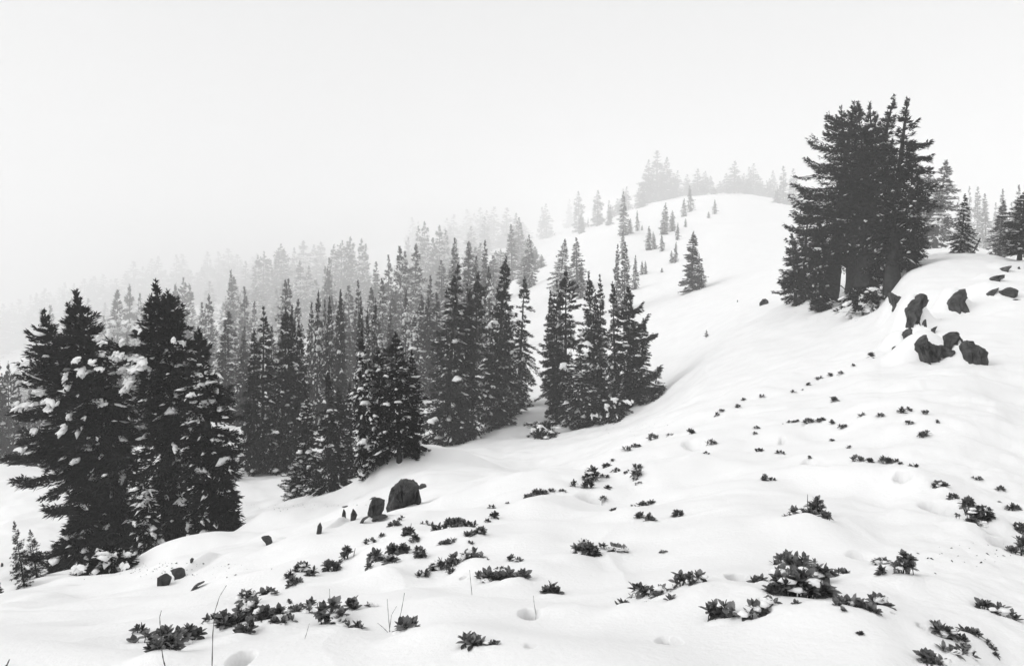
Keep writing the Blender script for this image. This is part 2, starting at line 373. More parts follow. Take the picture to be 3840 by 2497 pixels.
# mounds: snow over buried stones and shrubs
for (u, v, w, ratio, h, p) in [
    (3020, 2330, 260, .9, 0.13, 1.0), (3080, 2290, 110, .9, 0.10, 1.4), (2830, 2215, 90, .8, 0.07, 1.2), (3200, 2330, 200, .8, 0.09, 1.0),
    (3010, 1965, 170, .9, 0.13, 1.2), (2330, 1930, 200, .8, 0.08, 1.0), (2150, 2100, 140, .8, 0.06, 1.2), (2270, 2090, 80, .8, 0.10, 1.5),
    (1900, 2230, 220, .8, 0.12, 1.2), (2590, 2240, 160, .8, 0.08, 1.3), (2120, 2290, 160, .9, 0.13, 1.5), (2400, 2290, 200, .6, 0.05, 1.0),
    (1610, 2015, 120, .9, 0.16, 1.5), (1500, 2030, 80, 1.0, 0.16, 1.4), (1730, 2020, 160, .8, 0.12, 1.3), (1460, 2150, 160, .8, 0.09, 1.2),
    (1400, 2060, 100, .9, 0.10, 1.5), (1120, 2190, 50, 1.0, 0.12, 1.5), (1250, 2380, 200, .8, 0.06, 1.0), (1040, 2350, 180, .8, 0.05, 1.0),
    (880, 2400, 120, .8, 0.07, 1.3), (1780, 2130, 120, .9, 0.10, 1.4), (2060, 1900, 230, .9, 0.22, 1.4), (2290, 1850, 110, .9, 0.16, 1.3),
    (1620, 2390, 300, .6, 0.06, 1.0), (620, 2480, 200, .7, 0.07, 1.2), (3380, 1800, 260, .8, 0.12, 1.2), (3040, 1780, 160, .8, 0.08, 1.0),
    (3650, 1990, 150, .8, 0.14, 1.2), (3560, 2450, 160, .8, 0.09, 1.2), (3640, 2420, 120, 1.0, 0.08, 1.2), (3750, 1960, 90, .8, 0.12, 1.2),
    (3780, 2010, 30, 1.0, 0.10, 1.4), (3760, 2055, 30, 1.0, 0.08, 1.4), (3330, 2140, 90, .8, 0.08, 1.2), (3400, 2200, 90, .8, 0.05, 1.2)]:
    bump_px(u, v, w, 0, h, p, ratio=ratio)
ROCKY = {}
def C8(p): return [(2840 + a / 2.38, 850 + b / 2.38) for a, b in p]
KNOLL = [
    ([(1362,925),(1368,850),(1390,760),(1440,680),(1530,598),(1602,620),(1590,660),(1540,720),(1480,770),(1440,830),(1400,880)], 'tall curved dark rock face on the left of the knoll', 27),
    ([(1205,600),(1215,585),(1270,620),(1332,642),(1275,692),(1230,670),(1208,635)], 'dark rock under the snowy lip at the left end of the knoll', 31),
    ([(1205,730),(1240,690),(1262,700),(1225,730)], 'small rock beneath the left lip of the knoll', 30),
    ([(1720,750),(1748,720),(1745,690),(1768,650),(1835,590),(1910,553),(1918,610),(1925,640),(1880,665),(1895,700),(1840,725),(1810,768)], 'broad dark rock in the middle of the knoll', 28.5),
    ([(2082,495),(2100,470),(2140,448),(2225,428),(2228,455),(2180,470),(2120,475)], 'flat dark ledge high on the knoll', 33),
    ([(2050,635),(2075,600),(2130,560),(2185,545),(2130,580),(2080,620)], 'thin curved rock rim on the right of the knoll', 30),
    ([(2240,635),(2205,575),(2240,565),(2290,540),(2380,620),(2330,632)], 'dark rock peeking from snow near the right frame edge', 30),
    ([(2185,408),(2195,370),(2240,358),(2292,348),(2260,375),(2220,400)], 'uppermost dark rock on the knoll', 36),
    ([(2335,365),(2350,355),(2362,385),(2345,382)], 'small dark stone at the top right of the knoll', 36),
    ([(2285,662),(2320,645),(2360,650),(2310,662)], 'thin dark stone at the lower right of the knoll', 28.5),
    ([(1275,1112),(1330,1045),(1378,960),(1408,915),(1435,920),(1395,990),(1340,1050)], 'long slanting dark rock blade below the knoll', 23),
    ([(1210,1135),(1228,1085),(1250,1068),(1272,1075),(1235,1105)], 'short rock fin left of the slanting blade', 22.5),
    ([(1562,955),(1580,915),(1628,890),(1590,925)], 'thin dark curved rock edge above the front outcrop', 23.5),
    ([(1508,900),(1512,862),(1530,828),(1522,935)], 'upright rock sliver above the slanting blade', 24)]
FRONT = [[(1450,1066),(1545,968),(1600,1050),(1742,972),(1842,946),(1835,1160),(1640,1190),(1528,1188)], [(1897,1120),(1912,1050),(1978,1028),(2085,1100),(2032,1190),(1985,1235),(1908,1192)]]
def dome(O, y0=12, y1=60, fy=1.0, top=.95):
    """the snow bank a rock face sticks out of"""
    O = np.array(O); c = O.mean(0); x, y, z = hit(c[0], O[:, 1].max() - 2, y0, y1, BASE); px = y / F
    W = np.ptp(O[:, 0]) * px; Hh = np.ptp(O[:, 1]) * px; ry = max(.55 * W, .5) * fy
    bump(x + .05 * W, y + 1.6 * ry, .66 * W, ry, min(top * Hh, 1.3 * W), 0, 1.5); return y
for p in FRONT: ROCKY[tuple(p[0])] = dome(C8(p))
for p, l, Y in KNOLL:
    ROCKY[tuple(p[0])] = dome(C8(p), top=.95 if len(p) > 6 else .8)
def K4(p): return [(800 + a / 2.38, 1400 + b / 2.38) for a, b in p]
SHOULDER = [
    ([(1120,1335),(1143,1285),(1145,1250),(1150,1225),(1170,1255),(1172,1300),(1163,1335)], 'dark upright stone in the hollow left of the slanting boulder', 11.8),
    ([(1222,1260),(1235,1220),(1255,1240),(1278,1275),(1250,1300),(1224,1318)], 'dark stone next to the sliver right of the hollow', 11.8),
    ([(1262,1212),(1288,1193),(1296,1240),(1298,1282),(1285,1262)], 'thin dark wedge of stone beside the slanting boulder', 11.8),
    ([(910,1442),(922,1370),(940,1343),(962,1388),(942,1428)], 'small dark stone at the left end of the boulder row', 11.0),
    ([(1140,1195),(1192,1188),(1203,1218),(1185,1205)], 'thin dark stone edge above the snow hollow', 12.2),
    ([(415,1472),(450,1468),(490,1495),(540,1537),(500,1518),(445,1482)], 'thin dark curved stone edge on the brow left of the boulders', 10.5),
    ([(1290,1342),(1320,1308),(1385,1285),(1350,1312)], 'pointed dark stone tip just below the slanting boulder', 10.2),
    ([(1395,1320),(1420,1293),(1480,1280),(1552,1288),(1480,1296),(1425,1308)], 'low dark stone ledge in the snow below the boulders', 10.0),
    ([(1805,1022),(1842,1000),(1890,1005),(1932,1028),(1885,1018),(1840,1010)], 'thin dark ledge trailing right of the largest boulder', 13.5),
    ([(1335,1152),(1380,1142),(1520,1120),(1440,1138),(1380,1150)], 'hairline stone edge behind the slanting boulder', 13.5),
    ([(1358,960),(1366,905),(1400,878),(1378,912),(1365,960)], 'curved dark rim of a buried stone on the drift behind the boulders', 18.5),
    ([(1462,858),(1474,838),(1492,872),(1480,872)], 'small dark tip above the curved rim stone', 18.5)]
for p, l, Y in SHOULDER:
    ROCKY[tuple(p[0])] = dome(K4(p), 5 if Y < 16 else 13, 30, top=.75)
SNOWCAP = dome([(584, 2170), (605, 2160), (634, 2176), (624, 2197), (592, 2197)], 3, 30, top=1.25)

# mid-distance drifts and the capped stones of the knoll
for (x, y, rx, ry, h, p) in [(-4.6, 20.5, 1.6, 1.2, .55, 1.5), (-2.0, 21.5, 2.0, 1.3, .5, 1.4), (-6.3, 19.0, 1.2, 1.0, .35, 1.3),
                              (-2.9, 12.3, .9, .8, .30, 1.5), (-4.0, 14.0, 1.2, .8, .30, 1.5), (-7.0, 15.0, 1.6, .9, .35, 1.5), (-4.9, 9.2, .7, .5, .14, 1.4)]:
    bump(x, y, rx, ry, h, 0, p)
def build_terrain():
    n, m = GZ.shape
    V = np.stack([GX, GY, GZ], -1).reshape(-1, 3)
    i = np.arange(n - 1)[:, None]; j = np.arange(m - 1)[None, :]
    a = (i * m + j).ravel(); Q = np.stack([a, a + m, a + m + 1, a + 1], 1)
    md = mesh('snow_slope', V, Q, M_SNOW, True)
    o = link('snow_slope', md); tag(o, kind='structure')
    return o
build_terrain()

# ------------------------------------------------------------------ haze: one closed box of even air round the whole place
def build_haze(top_z):
    z0, z1 = float(GZ.min()) - 1.0, max(float(GZ.max()), top_z) + 4.0
    x, y0, y1 = 2420.0, -2420.0, 2420.0
    V = [(a, b, c) for a in (-x, x) for b in (y0, y1) for c in (z0, z1)]
    Q = [(0, 1, 3, 2), (4, 6, 7, 5), (0, 4, 5, 1), (2, 3, 7, 6), (0, 2, 6, 4), (1, 5, 7, 3)]
    m = bpy.data.materials.new('haze_air'); m.use_nodes = True; n = m.node_tree; n.nodes.clear()
    o = n.nodes.new('ShaderNodeOutputMaterial'); v = n.nodes.new('ShaderNodeVolumePrincipled')
    v.inputs['Color'].default_value = (1, 1, 1, 1); v.inputs['Density'].default_value = HAZE; v.inputs['Anisotropy'].default_value = 0.0
    n.links.new(v.outputs[0], o.inputs['Volume'])
    tag(link('haze', mesh('haze', V, Q, m)), kind='stuff')

# ------------------------------------------------------------------ conifers
def crown_stem(rs, g, snow, H, R, nb, bl_len, bl_w, dens, top, bx=(0, 0), cb=0.04, shape=0.8, irr=0.35, droop=0.28,
               snowy=0.15, specks=300, lean=(0, 0), specks_size=0.05, snow_w=0.16, side=None, boughs=(), minr=0.05, wood=None, bot=(.82, .35), snow_rng=(0.15, 1.0), gap=0.0):
    """adds the needle sprays (and the snow lying on them) of one stem to the geometry collectors g and snow"""
    t = rs.rand(nb) ** 0.85                                  # 0 top .. 1 crown base
    t = np.sort(t)
    lay = max(int(H * R * 0 + 26), 8); t = np.clip(np.where(rs.rand(nb) < .65, (np.round(t * lay) + rs.randn(nb) * .16) / lay, t), 0.004, 1)
    t = np.sort(t)
    z0 = H * (1 - t * (1 - cb))
    az = rs.rand(nb) * 2 * np.pi
    ph = rs.rand(6) * 6.28
    w = 1 + irr * (0.5 * np.sin(2 * az + ph[0] + 5 * t) + 0.5 * np.sin(3 * az + ph[1] - 9 * t) + 0.4 * np.sin(az + ph[2] + 16 * t) + 0.3 * np.sin(31 * t + ph[3]))
    tt = np.clip((t - .05) / .95, 0, 1)
    prof = np.minimum(tt ** shape * 1.1, 1.0) * (1 - bot[1] * np.clip((t - bot[0]) / (1 - bot[0]), 0, 1))
    L = R * prof * w * (0.50 + 0.62 * rs.rand(nb)) + minr * R + 0.016 * H * np.sqrt(t)
    L *= np.where(rs.rand(nb) < 0.06, 1.35, 1.0)
    if side is not None:                                      # longer boughs to one side: (azimuth, gain)
        L *= 1 + side[1] * np.clip(np.cos(az - side[0]), 0, 1) ** 2 * (t > 0.12)
    if gap: L *= np.where(np.sin(az * 2 + 11 * t + ph[4]) > 1 - gap, 0.35, 1)
    e = np.interp(t, [0, .08, .3, .7, 1], [1.0, .55, .12, -.15, -.32]) + rs.randn(nb) * 0.12
    dr = droop * (0.6 + 0.8 * rs.rand(nb))
    if len(boughs):                                           # (x, z of the tip, z of the root, y) in metres
        B = np.repeat(np.array(boughs, float), 4, 0) + rs.randn(4 * len(boughs), 4) * [.12, .10, .12, .25]
        tb = np.clip((1 - B[:, 2] / H) / (1 - cb), .02, .99); sx = bx[0] + lean[0] * (1 - tb * (1 - cb)) ** 1.5
        dx = B[:, 0] - sx; dy = B[:, 3]; Lh = np.hypot(dx, dy); dz = B[:, 1] - B[:, 2]
        t = np.r_[t, tb]; z0 = np.r_[z0, B[:, 2]]; az = np.r_[az, np.arctan2(dy, dx)]; drb = np.full(len(B), .10)
        eb = np.arctan2(dz + Lh * -.06, Lh); L = np.r_[L, Lh / np.cos(eb)]; e = np.r_[e, eb]; dr = np.r_[dr, drb]; nb = len(t)
    stem_xy = np.stack([bx[0] + lean[0] * (1 - t * (1 - cb)) ** 1.5, bx[1] + lean[1] * (1 - t * (1 - cb)) ** 1.5], 1)
    def pos(bi, s):
        r = L[bi] * s * np.cos(e[bi]); z = z0[bi] + L[bi] * (s * np.sin(e[bi]) - dr[bi] * s ** 2 + 0.16 * s ** 5)
        return np.stack([stem_xy[bi, 0] + r * np.cos(az[bi]), stem_xy[bi, 1] + r * np.sin(az[bi]), z], 1)
    cnt = np.maximum((L / bl_len * dens * (0.8 + 0.4 * rs.rand(nb))).astype(int) + 3, 3)
    bi = np.repeat(np.arange(nb), cnt); n = len(bi)
    s = 0.06 + 0.94 * rs.rand(n) ** 0.74
    P = pos(bi, s)
    Lb = L[bi]
    W = (0.25 * Lb * np.clip(1 - s, 0, 1) ** 0.7 + 0.03) * (0.3 + 0.7 * np.clip(s * 4, 0, 1))
    wv = (rs.rand(n) * 2 - 1) * W
    rad = np.stack([np.cos(az[bi]), np.sin(az[bi]), np.zeros(n)], 1); tan = np.stack([-np.sin(az[bi]), np.cos(az[bi]), np.zeros(n)], 1)
    P = P + tan * wv[:, None]; P[:, 2] += -0.45 * np.abs(wv) + rs.randn(n) * 0.10 * bl_len - rs.rand(n) ** 2 * 0.35 * bl_len
    up = np.interp(t[bi], [0, .1, .3, 1], [1.0, .5, 0.05, -0.28]) + 0.12 * (s > 0.9)
    D = rad * (0.75 + 0.3 * rs.rand(n))[:, None] + tan * (0.75 * np.sign(wv) * np.minimum(1, np.abs(wv) / (W + 1e-6) + .2))[:, None] + rs.randn(n, 3) * 0.28
    D[:, 2] += up; D /= np.linalg.norm(D, axis=1)[:, None]
    ln = bl_len * (0.55 + 0.9 * rs.rand(n)) * np.interp(t[bi], [0, .12, 1], [.5, .85, 1.0]) * (1.1 - .35 * s)
    S = np.cross(D, np.array([0, 0, 1.0]) + rs.randn(n, 3) * 0.5); S /= np.linalg.norm(S, axis=1)[:, None] + 1e-9
    U = np.cross(S, D)
    hw = (bl_w * (0.6 + 0.8 * rs.rand(n)) * 0.5)[:, None]
    mid = P + D * (ln * 0.42)[:, None] + U * hw * 0.35 * 1
    V = np.stack([P, mid + S * hw, P + D * ln[:, None], mid - S * hw], 1).reshape(-1, 3)
    V[:, 2] = np.maximum(V[:, 2], -0.1)
    a = np.arange(n) * 4
    g.add(V, np.concatenate([np.stack([a, a + 1, a + 2], 1), np.stack([a, a + 2, a + 3], 1)]))
    # leader spikes
    m = 26; zz = H * (1 - 0.0 - rs.rand(m) * 0.05); aa = rs.rand(m) * 6.28
    P2 = np.stack([np.full(m, bx[0] + lean[0]), np.full(m, bx[1] + lean[1]), zz], 1); D2 = np.stack([np.cos(aa) * .55, np.sin(aa) * .55, np.full(m, .8)], 1)
    S2 = np.cross(D2, [0, 0, 1.]); S2 /= np.linalg.norm(S2, axis=1)[:, None]
    l2 = bl_len * .8; V2 = np.stack([P2, P2 + D2 * l2 * .4 + S2 * bl_w * .3, P2 + D2 * l2, P2 + D2 * l2 * .4 - S2 * bl_w * .3], 1).reshape(-1, 3)
    a = np.arange(m) * 4; g.add(V2, np.concatenate([np.stack([a, a + 1, a + 2], 1), np.stack([a, a + 2, a + 3], 1)]))
    # snow resting along the boughs
    sel = np.where((rs.rand(nb) < snowy) & (t > snow_rng[0]) & (t < snow_rng[1]) & (L > 0.12 * R))[0]
    k = 7; nr = 6
    for b in sel:
        sa, sb = 0.45 + 0.3 * rs.rand(), 0.84 + 0.18 * rs.rand(); sa = max(sa, sb - 6.5 * snow_w / L[b])
        ss = np.linspace(sa, sb, k); C = pos(np.full(k, b), ss); C[:, 2] += 0.55 * snow_w
        wd = snow_w * (0.5 + rs.rand() ** 2 * 1.6) * np.array([.15, .75, 1, .9, 1.05, .7, .1]) * (0.75 + 0.5 * rs.rand(k))
        off = rs.randn(k) * wd * 0.25
        th = np.arange(nr) * 2 * np.pi / nr
        rr_ = wd[:, None] * (0.85 + 0.4 * rs.rand(k, nr))
        tv = np.array([-math.sin(az[b]), math.cos(az[b]), 0])
        X = C[:, None, :] + tv * (off[:, None] + rr_ * np.cos(th))[:, :, None] + np.array([0, 0, 1.]) * (rr_ * np.sin(th) * np.where(np.sin(th) > 0, .5, .35) - 0.35 * rr_ * np.abs(np.cos(th)))[:, :, None]
        T = []
        for i in range(k - 1):
            for j in range(nr):
                p = i * nr + j; q = i * nr + (j + 1) % nr
                T += [(p, p + nr, q), (q, p + nr, q + nr)]
        snow.add(X, T)
    # small clots of snow caught in the sprays
    if specks:
        c = rs.choice(n, min(int(specks * .7), n), replace=False); c = c[(t[bi[c]] > snow_rng[0] * .8) & (s[c] > .62)]
        q = len(c); sz = specks_size * (0.4 + rs.rand(q) ** 2 * 1.8)
        O = np.array([[1, 0, 0], [-1, 0, 0], [0, 1, 0], [0, -1, 0], [0, 0, .6], [0, 0, -.5]])
        DD = D[c].copy(); DD[:, 2] -= .35; DD /= np.linalg.norm(DD, axis=1)[:, None]; SS = np.cross(DD, [0, 0, 1.]); SS /= np.linalg.norm(SS, axis=1)[:, None] + 1e-9; UU = np.cross(SS, DD)
        ax = np.stack([rs.rand(q) * 2.2 + .8, rs.rand(q) * .7 + .5, rs.rand(q) * .5 + .5], 1); OA = O[None] * ax[:, None, :]
        VV = (P[c] + D[c] * 0.4 * bl_len)[:, None, :] + sz[:, None, None] * (OA[:, :, :1] * DD[:, None] + OA[:, :, 1:2] * SS[:, None] + OA[:, :, 2:] * UU[:, None]) + rs.randn(q, 6, 3) * sz[:, None, None] * .2
        f = np.array([(0, 2, 4), (2, 1, 4), (1, 3, 4), (3, 0, 4), (2, 0, 5), (1, 2, 5), (3, 1, 5), (0, 3, 5)])
        snow.add(VV.reshape(-1, 3), (f[None] + (np.arange(q) * 6)[:, None, None]).reshape(-1, 3))
    # limbs
    if wood is not None:
        for b in rs.choice(nb, min(nb, wood[1]), replace=False):
            ss = np.array([0, .3, .6, .9]); wood[0].add(*tube(pos(np.full(4, b), ss), L[b] * 0.016 * np.array([1, .8, .5, .25]) + .004, 3))

def trunk_geo(g, rs, H, r0, bx=(0, 0), lean=(0, 0), bend=0.0, n=9, base=-0.6, flare=0.35):
    k = 12; q = np.linspace(0, 1, k)
    z = base + (H * 0.97 - base) * q; qq = np.clip(z / H, 0, 1)
    X = bx[0] + lean[0] * qq ** 1.5 + bend * np.exp(-qq * 9); Y = bx[1] + lean[1] * qq ** 1.5
    r = r0 * ((1 - qq) ** 0.85 + 0.02) * (1 + flare * np.exp(-qq * 22))
    V, T = tube(np.stack([X, Y, z], 1), r * (1 + 0.06 * rs.randn(k)), n)
    V[:, :2] += rs.randn(len(V), 2) * r0 * 0.05 * (V[:, 2:3] < H * .5)
    g.add(V, T)

def dead_limbs(g, rs, H, r0, m, z0=0.05, z1=0.35, ln=0.09):
    for _ in range(m):
        a = rs.rand() * 6.28; z = H * (z0 + (z1 - z0) * rs.rand()); l = H * ln * (0.5 + rs.rand()); q = np.linspace(0, 1, 6)
        wob = np.cumsum(rs.randn(6, 2) * 0.07 * l, 0)
        P = np.stack([np.cos(a) * (r0 * .6 + l * q) + wob[:, 0], np.sin(a) * (r0 * .6 + l * q), z - l * (0.5 * q ** 1.4) + wob[:, 1]], 1)
        g.add(*tube(P, r0 * 0.09 * (1.05 - q), 4))

VAR = {}
def variant(key, seed, stems, H=10.0, r0=0.16, dead=8, mats=(None, None, None), limbs=60, bend=0.0, trunk_stems=True):
    """a conifer of height H as three meshes: trunk, crown, snow cover"""
    rs = np.random.RandomState(seed); g = Geo(); sn = Geo(); tr = Geo()
    for i, st in enumerate(stems):
        st = dict(st); hh = st.pop('H', H); rr = st.pop('r0', r0 * (1 if i == 0 else .6))
        if trunk_stems or i == 0: trunk_geo(tr, rs, hh, rr, st.get('bx', (0, 0)), st.get('lean', (0, 0)), bend if i == 0 else 0)
        crown_stem(rs, g, sn, hh, wood=(tr, limbs), **st)
    if dead: dead_limbs(tr, rs, H, r0, dead)
    VAR[key] = (tr.mesh('trunk', M_BARK, True), g.mesh('crown', M_FOL), sn.mesh('snow_cover', M_SNOWT, True), H)
base = dict(nb=220, bl_len=.26, bl_w=.068, dens=25, top=0, bot=(.7, .3))
def near(R=1.25, **k):
    d = dict(base); d.update(R=R); d.update(k); return d
# near trees: dense mountain hemlocks and firs, each variant with its own crown
variant('n0', 11, [near(1.35, snowy=.12, specks=800)], dead=10)
variant('n1', 12, [near(1.15, snowy=.14, specks=700, irr=.45), near(.8, H=8.7, bx=(.7, .2), nb=220, snowy=.05, specks=120)], dead=10)
variant('n2', 13, [near(1.5, snowy=.28, specks=1100, irr=.3, droop=.4)], dead=6)
variant('n3', 14, [near(1.2, snowy=.08, specks=450, irr=.5, shape=.95, nb=330)], dead=12, bend=.15)
variant('n4', 15, [near(1.5, snowy=.6, specks=2000, irr=.35, droop=.45, snow_w=.2)], dead=4)
variant('n5', 16, [near(1.05, snowy=.10, specks=500, irr=.55, shape=.7, nb=300, gap=.25)], dead=14)
variant('n6', 17, [near(1.3, snowy=.12, specks=600, irr=.5, shape=.62, cb=.13)], dead=16)
variant('n7', 41, [near(1.35, snowy=.16, specks=700, irr=.6, shape=.5, gap=.2), near(.9, H=9.2, bx=(-.8, .1), nb=130, snowy=.1, specks=120)], dead=10)
variant('n8', 42, [near(1.25, snowy=.14, specks=700, irr=.65, shape=.8, gap=.3, droop=.45)], dead=12, bend=-.2)
variant('n9', 43, [near(1.15, snowy=.1, specks=500, irr=.5, shape=.6), near(.8, H=8.2, bx=(.75, -.2), nb=120, snowy=.1, specks=100), near(.7, H=7.4, bx=(-.7, .2), nb=100, snowy=.1, specks=100)], dead=10)
variant('sap', 18, [near(1.9, nb=170, bl_len=.42, bl_w=.10, dens=11, snowy=.10, specks=160, shape=1.0, irr=.25, droop=.1)], dead=0, r0=.13)
variant('sapsnow', 19, [near(2.2, nb=150, bl_len=.42, bl_w=.09, dens=8, snowy=.45, specks=700, shape=1.0, irr=.3, droop=.2, specks_size=.09)], dead=0, r0=.12)
# middle distance
mid = dict(nb=190, bl_len=.36, bl_w=.11, dens=12, top=0)
def md_(R=1.2, **k):
    d = dict(mid); d.update(R=R); d.update(k); return d
variant('m0', 21, [md_(1.2, snowy=.12, specks=230, specks_size=.08)], dead=0, limbs=0, trunk_stems=False)
variant('m1', 22, [md_(1.5, snowy=.45, specks=520, specks_size=.10, irr=.45, droop=.4, snow_w=.22)], dead=0, limbs=0, trunk_stems=False)
variant('m2', 23, [md_(1.35, snowy=.35, specks=300, specks_size=.10, irr=.5, shape=.6, snow_w=.22), md_(1.0, H=9.3, bx=(1.1, .2), nb=140, snowy=.3, specks=100)], dead=0, limbs=0, trunk_stems=False)
variant('m3', 24, [md_(1.05, snowy=.05, specks=140, specks_size=.07, irr=.6, gap=.2)], dead=0, limbs=0, trunk_stems=False)
variant('m4', 25, [md_(1.6, snowy=.22, specks=300, specks_size=.10, irr=.5, shape=.5), md_(1.2, H=9.5, bx=(-1.0, .2), nb=140), md_(1.1, H=8.9, bx=(1.1, -.2), nb=140)], dead=0, limbs=0, trunk_stems=False)
far_ = dict(nb=150, bl_len=.50, bl_w=.17, dens=9, top=0)
variant('f0', 31, [dict(far_, R=1.25, snowy=0, specks=60, specks_size=.12)], dead=0, limbs=0, trunk_stems=False)
variant('f1', 32, [dict(far_, R=1.5, snowy=.1, specks=90, specks_size=.12, irr=.6), dict(far_, R=1.1, H=9.1, bx=(1.0, 0), nb=80, snowy=0, specks=20, snow_w=.2)], dead=0, limbs=0, trunk_stems=False)
variant('f2', 33, [dict(far_, R=1.1, snowy=0, specks=40, specks_size=.12, irr=.6, shape=1.0)], dead=0, limbs=0, trunk_stems=False)

TREES = []
def tree(key, loc, h, hw, rz, label, group=None, sink=0.15, name='conifer', cat='conifer', own=None, natural=None):
    """hw = half width wanted in metres"""
    t = VAR[key]; s = h / t[3]; nat = (natural or {'n0':1.5,'n1':1.6,'n2':1.7,'n3':1.35,'n4':1.8,'n5':1.25,'n6':1.5,'n7':1.6,'n8':1.5,'n9':1.6,'sap':2.0,'sapsnow':2.3,'m0':1.45,'m1':1.8,'m2':2.1,'m3':1.35,'m4':2.5,'f0':1.8,'f1':2.2,'f2':1.6}.get(key, 1.5))
    sx = hw / nat
    e = empty(name, (loc[0], loc[1], loc[2] - sink * s), rz, (sx, sx, s))
    for nm, m in zip(('trunk', 'crown', 'snow_cover'), t[:3]):
        if m: tag(link(nm, m, e), kind='stuff' if nm == 'snow_cover' else None)
    tag(e, label, cat, group)
    TREES.append(e); return e

RND = random.Random(5)
def tree_px(key, ub, vb, ut, vt, hwpx, label, group=None, y0=2.0, y1=900, Y=None, **k):
    """foot at photo pixel (ub, vb) on the snow, top at (ut, vt)"""
    if Y is None: x, y, z = hit(ub, vb, y0, warp(y1))
    else: Y = warp(Y); x = (ub - CX) / F * Y; y = Y; z = gz(x, y)
    zt = -(vt - HY) / F * y
    e = tree(key, (x, y, z), max(zt - z, .3), hwpx * y / F, RND.random() * 6.28, label, group, **k)
    lean = math.atan2((ut - ub) * y / F, max(zt - z, .3)) + RND.uniform(-.025, .025)
    from mathutils import Matrix as Mx
    e.rotation_euler = (Mx.Rotation(max(-.25, min(.25, lean)), 3, 'Y') @ Mx.Rotation(e.rotation_euler[2], 3, 'Z')).to_euler()
    return e

def ordw(n):
    w = ['first','second','third','fourth','fifth','sixth','seventh','eighth','ninth','tenth','eleventh','twelfth','thirteenth','fourteenth','fifteenth','sixteenth','seventeenth','eighteenth','nineteenth']
    if n <= 19: return w[n - 1]
    tens = {2:'twenty',3:'thirty',4:'forty',5:'fifty',6:'sixty',7:'seventy',8:'eighty',9:'ninety'}
    tenth = {2:'twentieth',3:'thirtieth',4:'fortieth',5:'fiftieth',6:'sixtieth',7:'seventieth',8:'eightieth',9:'ninetieth'}
    return tenth[n // 10] if n % 10 == 0 else tens[n // 10] + '-' + w[n % 10 - 1]
def row_labels(items, phrase, group):
    """items: list of (photo column, object); numbers them from the left"""
    items = sorted(items, key=lambda q: q[0])
    for i, (u, e) in enumerate(items):
        place = 'leftmost' if i == 0 else 'rightmost' if i == len(items) - 1 else ordw(i + 1) + ' from the left'
        e['label'] = '%s, %s' % (phrase, place); e['group'] = group

# ---- the two great conifers of the left group
def slab(rs, wu, wv):
    """a slab of snow sagging over a bough: ragged fingers below, full rounded top; unit is one photo pixel"""
    k, nr = 26, 6; th = np.arange(k) * 2 * np.pi / k; P = [(0, -.26 * min(wu, wv), 0)]
    ragged = 1 + .14 * rs.randn(k) + .40 * np.clip(-np.sin(th), 0, 1) * np.sin(th * 6 + rs.rand() * 6) + .12 * np.sin(2 * th + rs.rand() * 6)
    for r in range(1, nr + 1):
        q = r / nr; f = 1 + (ragged - 1) * q ** 1.2
        for i in range(k):
            P.append((q * f[i] * wu / 2 * math.cos(th[i]), -.26 * min(wu, wv) * math.sqrt(max(0, 1 - q ** 2)) + (0.25 * wv if r == nr else 0) + rs.randn() * .02 * wv, q * f[i] * wv / 2 * math.sin(th[i])))
    T = [(0, 1 + (i + 1) % k, 1 + i) for i in range(k)]
    for r in range(nr - 1):
        for i in range(k):
            a = 1 + r * k + i; b = 1 + r * k + (i + 1) % k
            T += [(a, b, a + k), (b, b + k, a + k)]
    P = np.array(P); tilt = rs.randn() * .2 - (.25 if wu > 2 * wv else 0)
    P[:, 2] += P[:, 0] * tilt - np.abs(P[:, 0]) ** 1.5 * .03; P[:, 1] += P[:, 2] * .95
    return P, np.array(T)

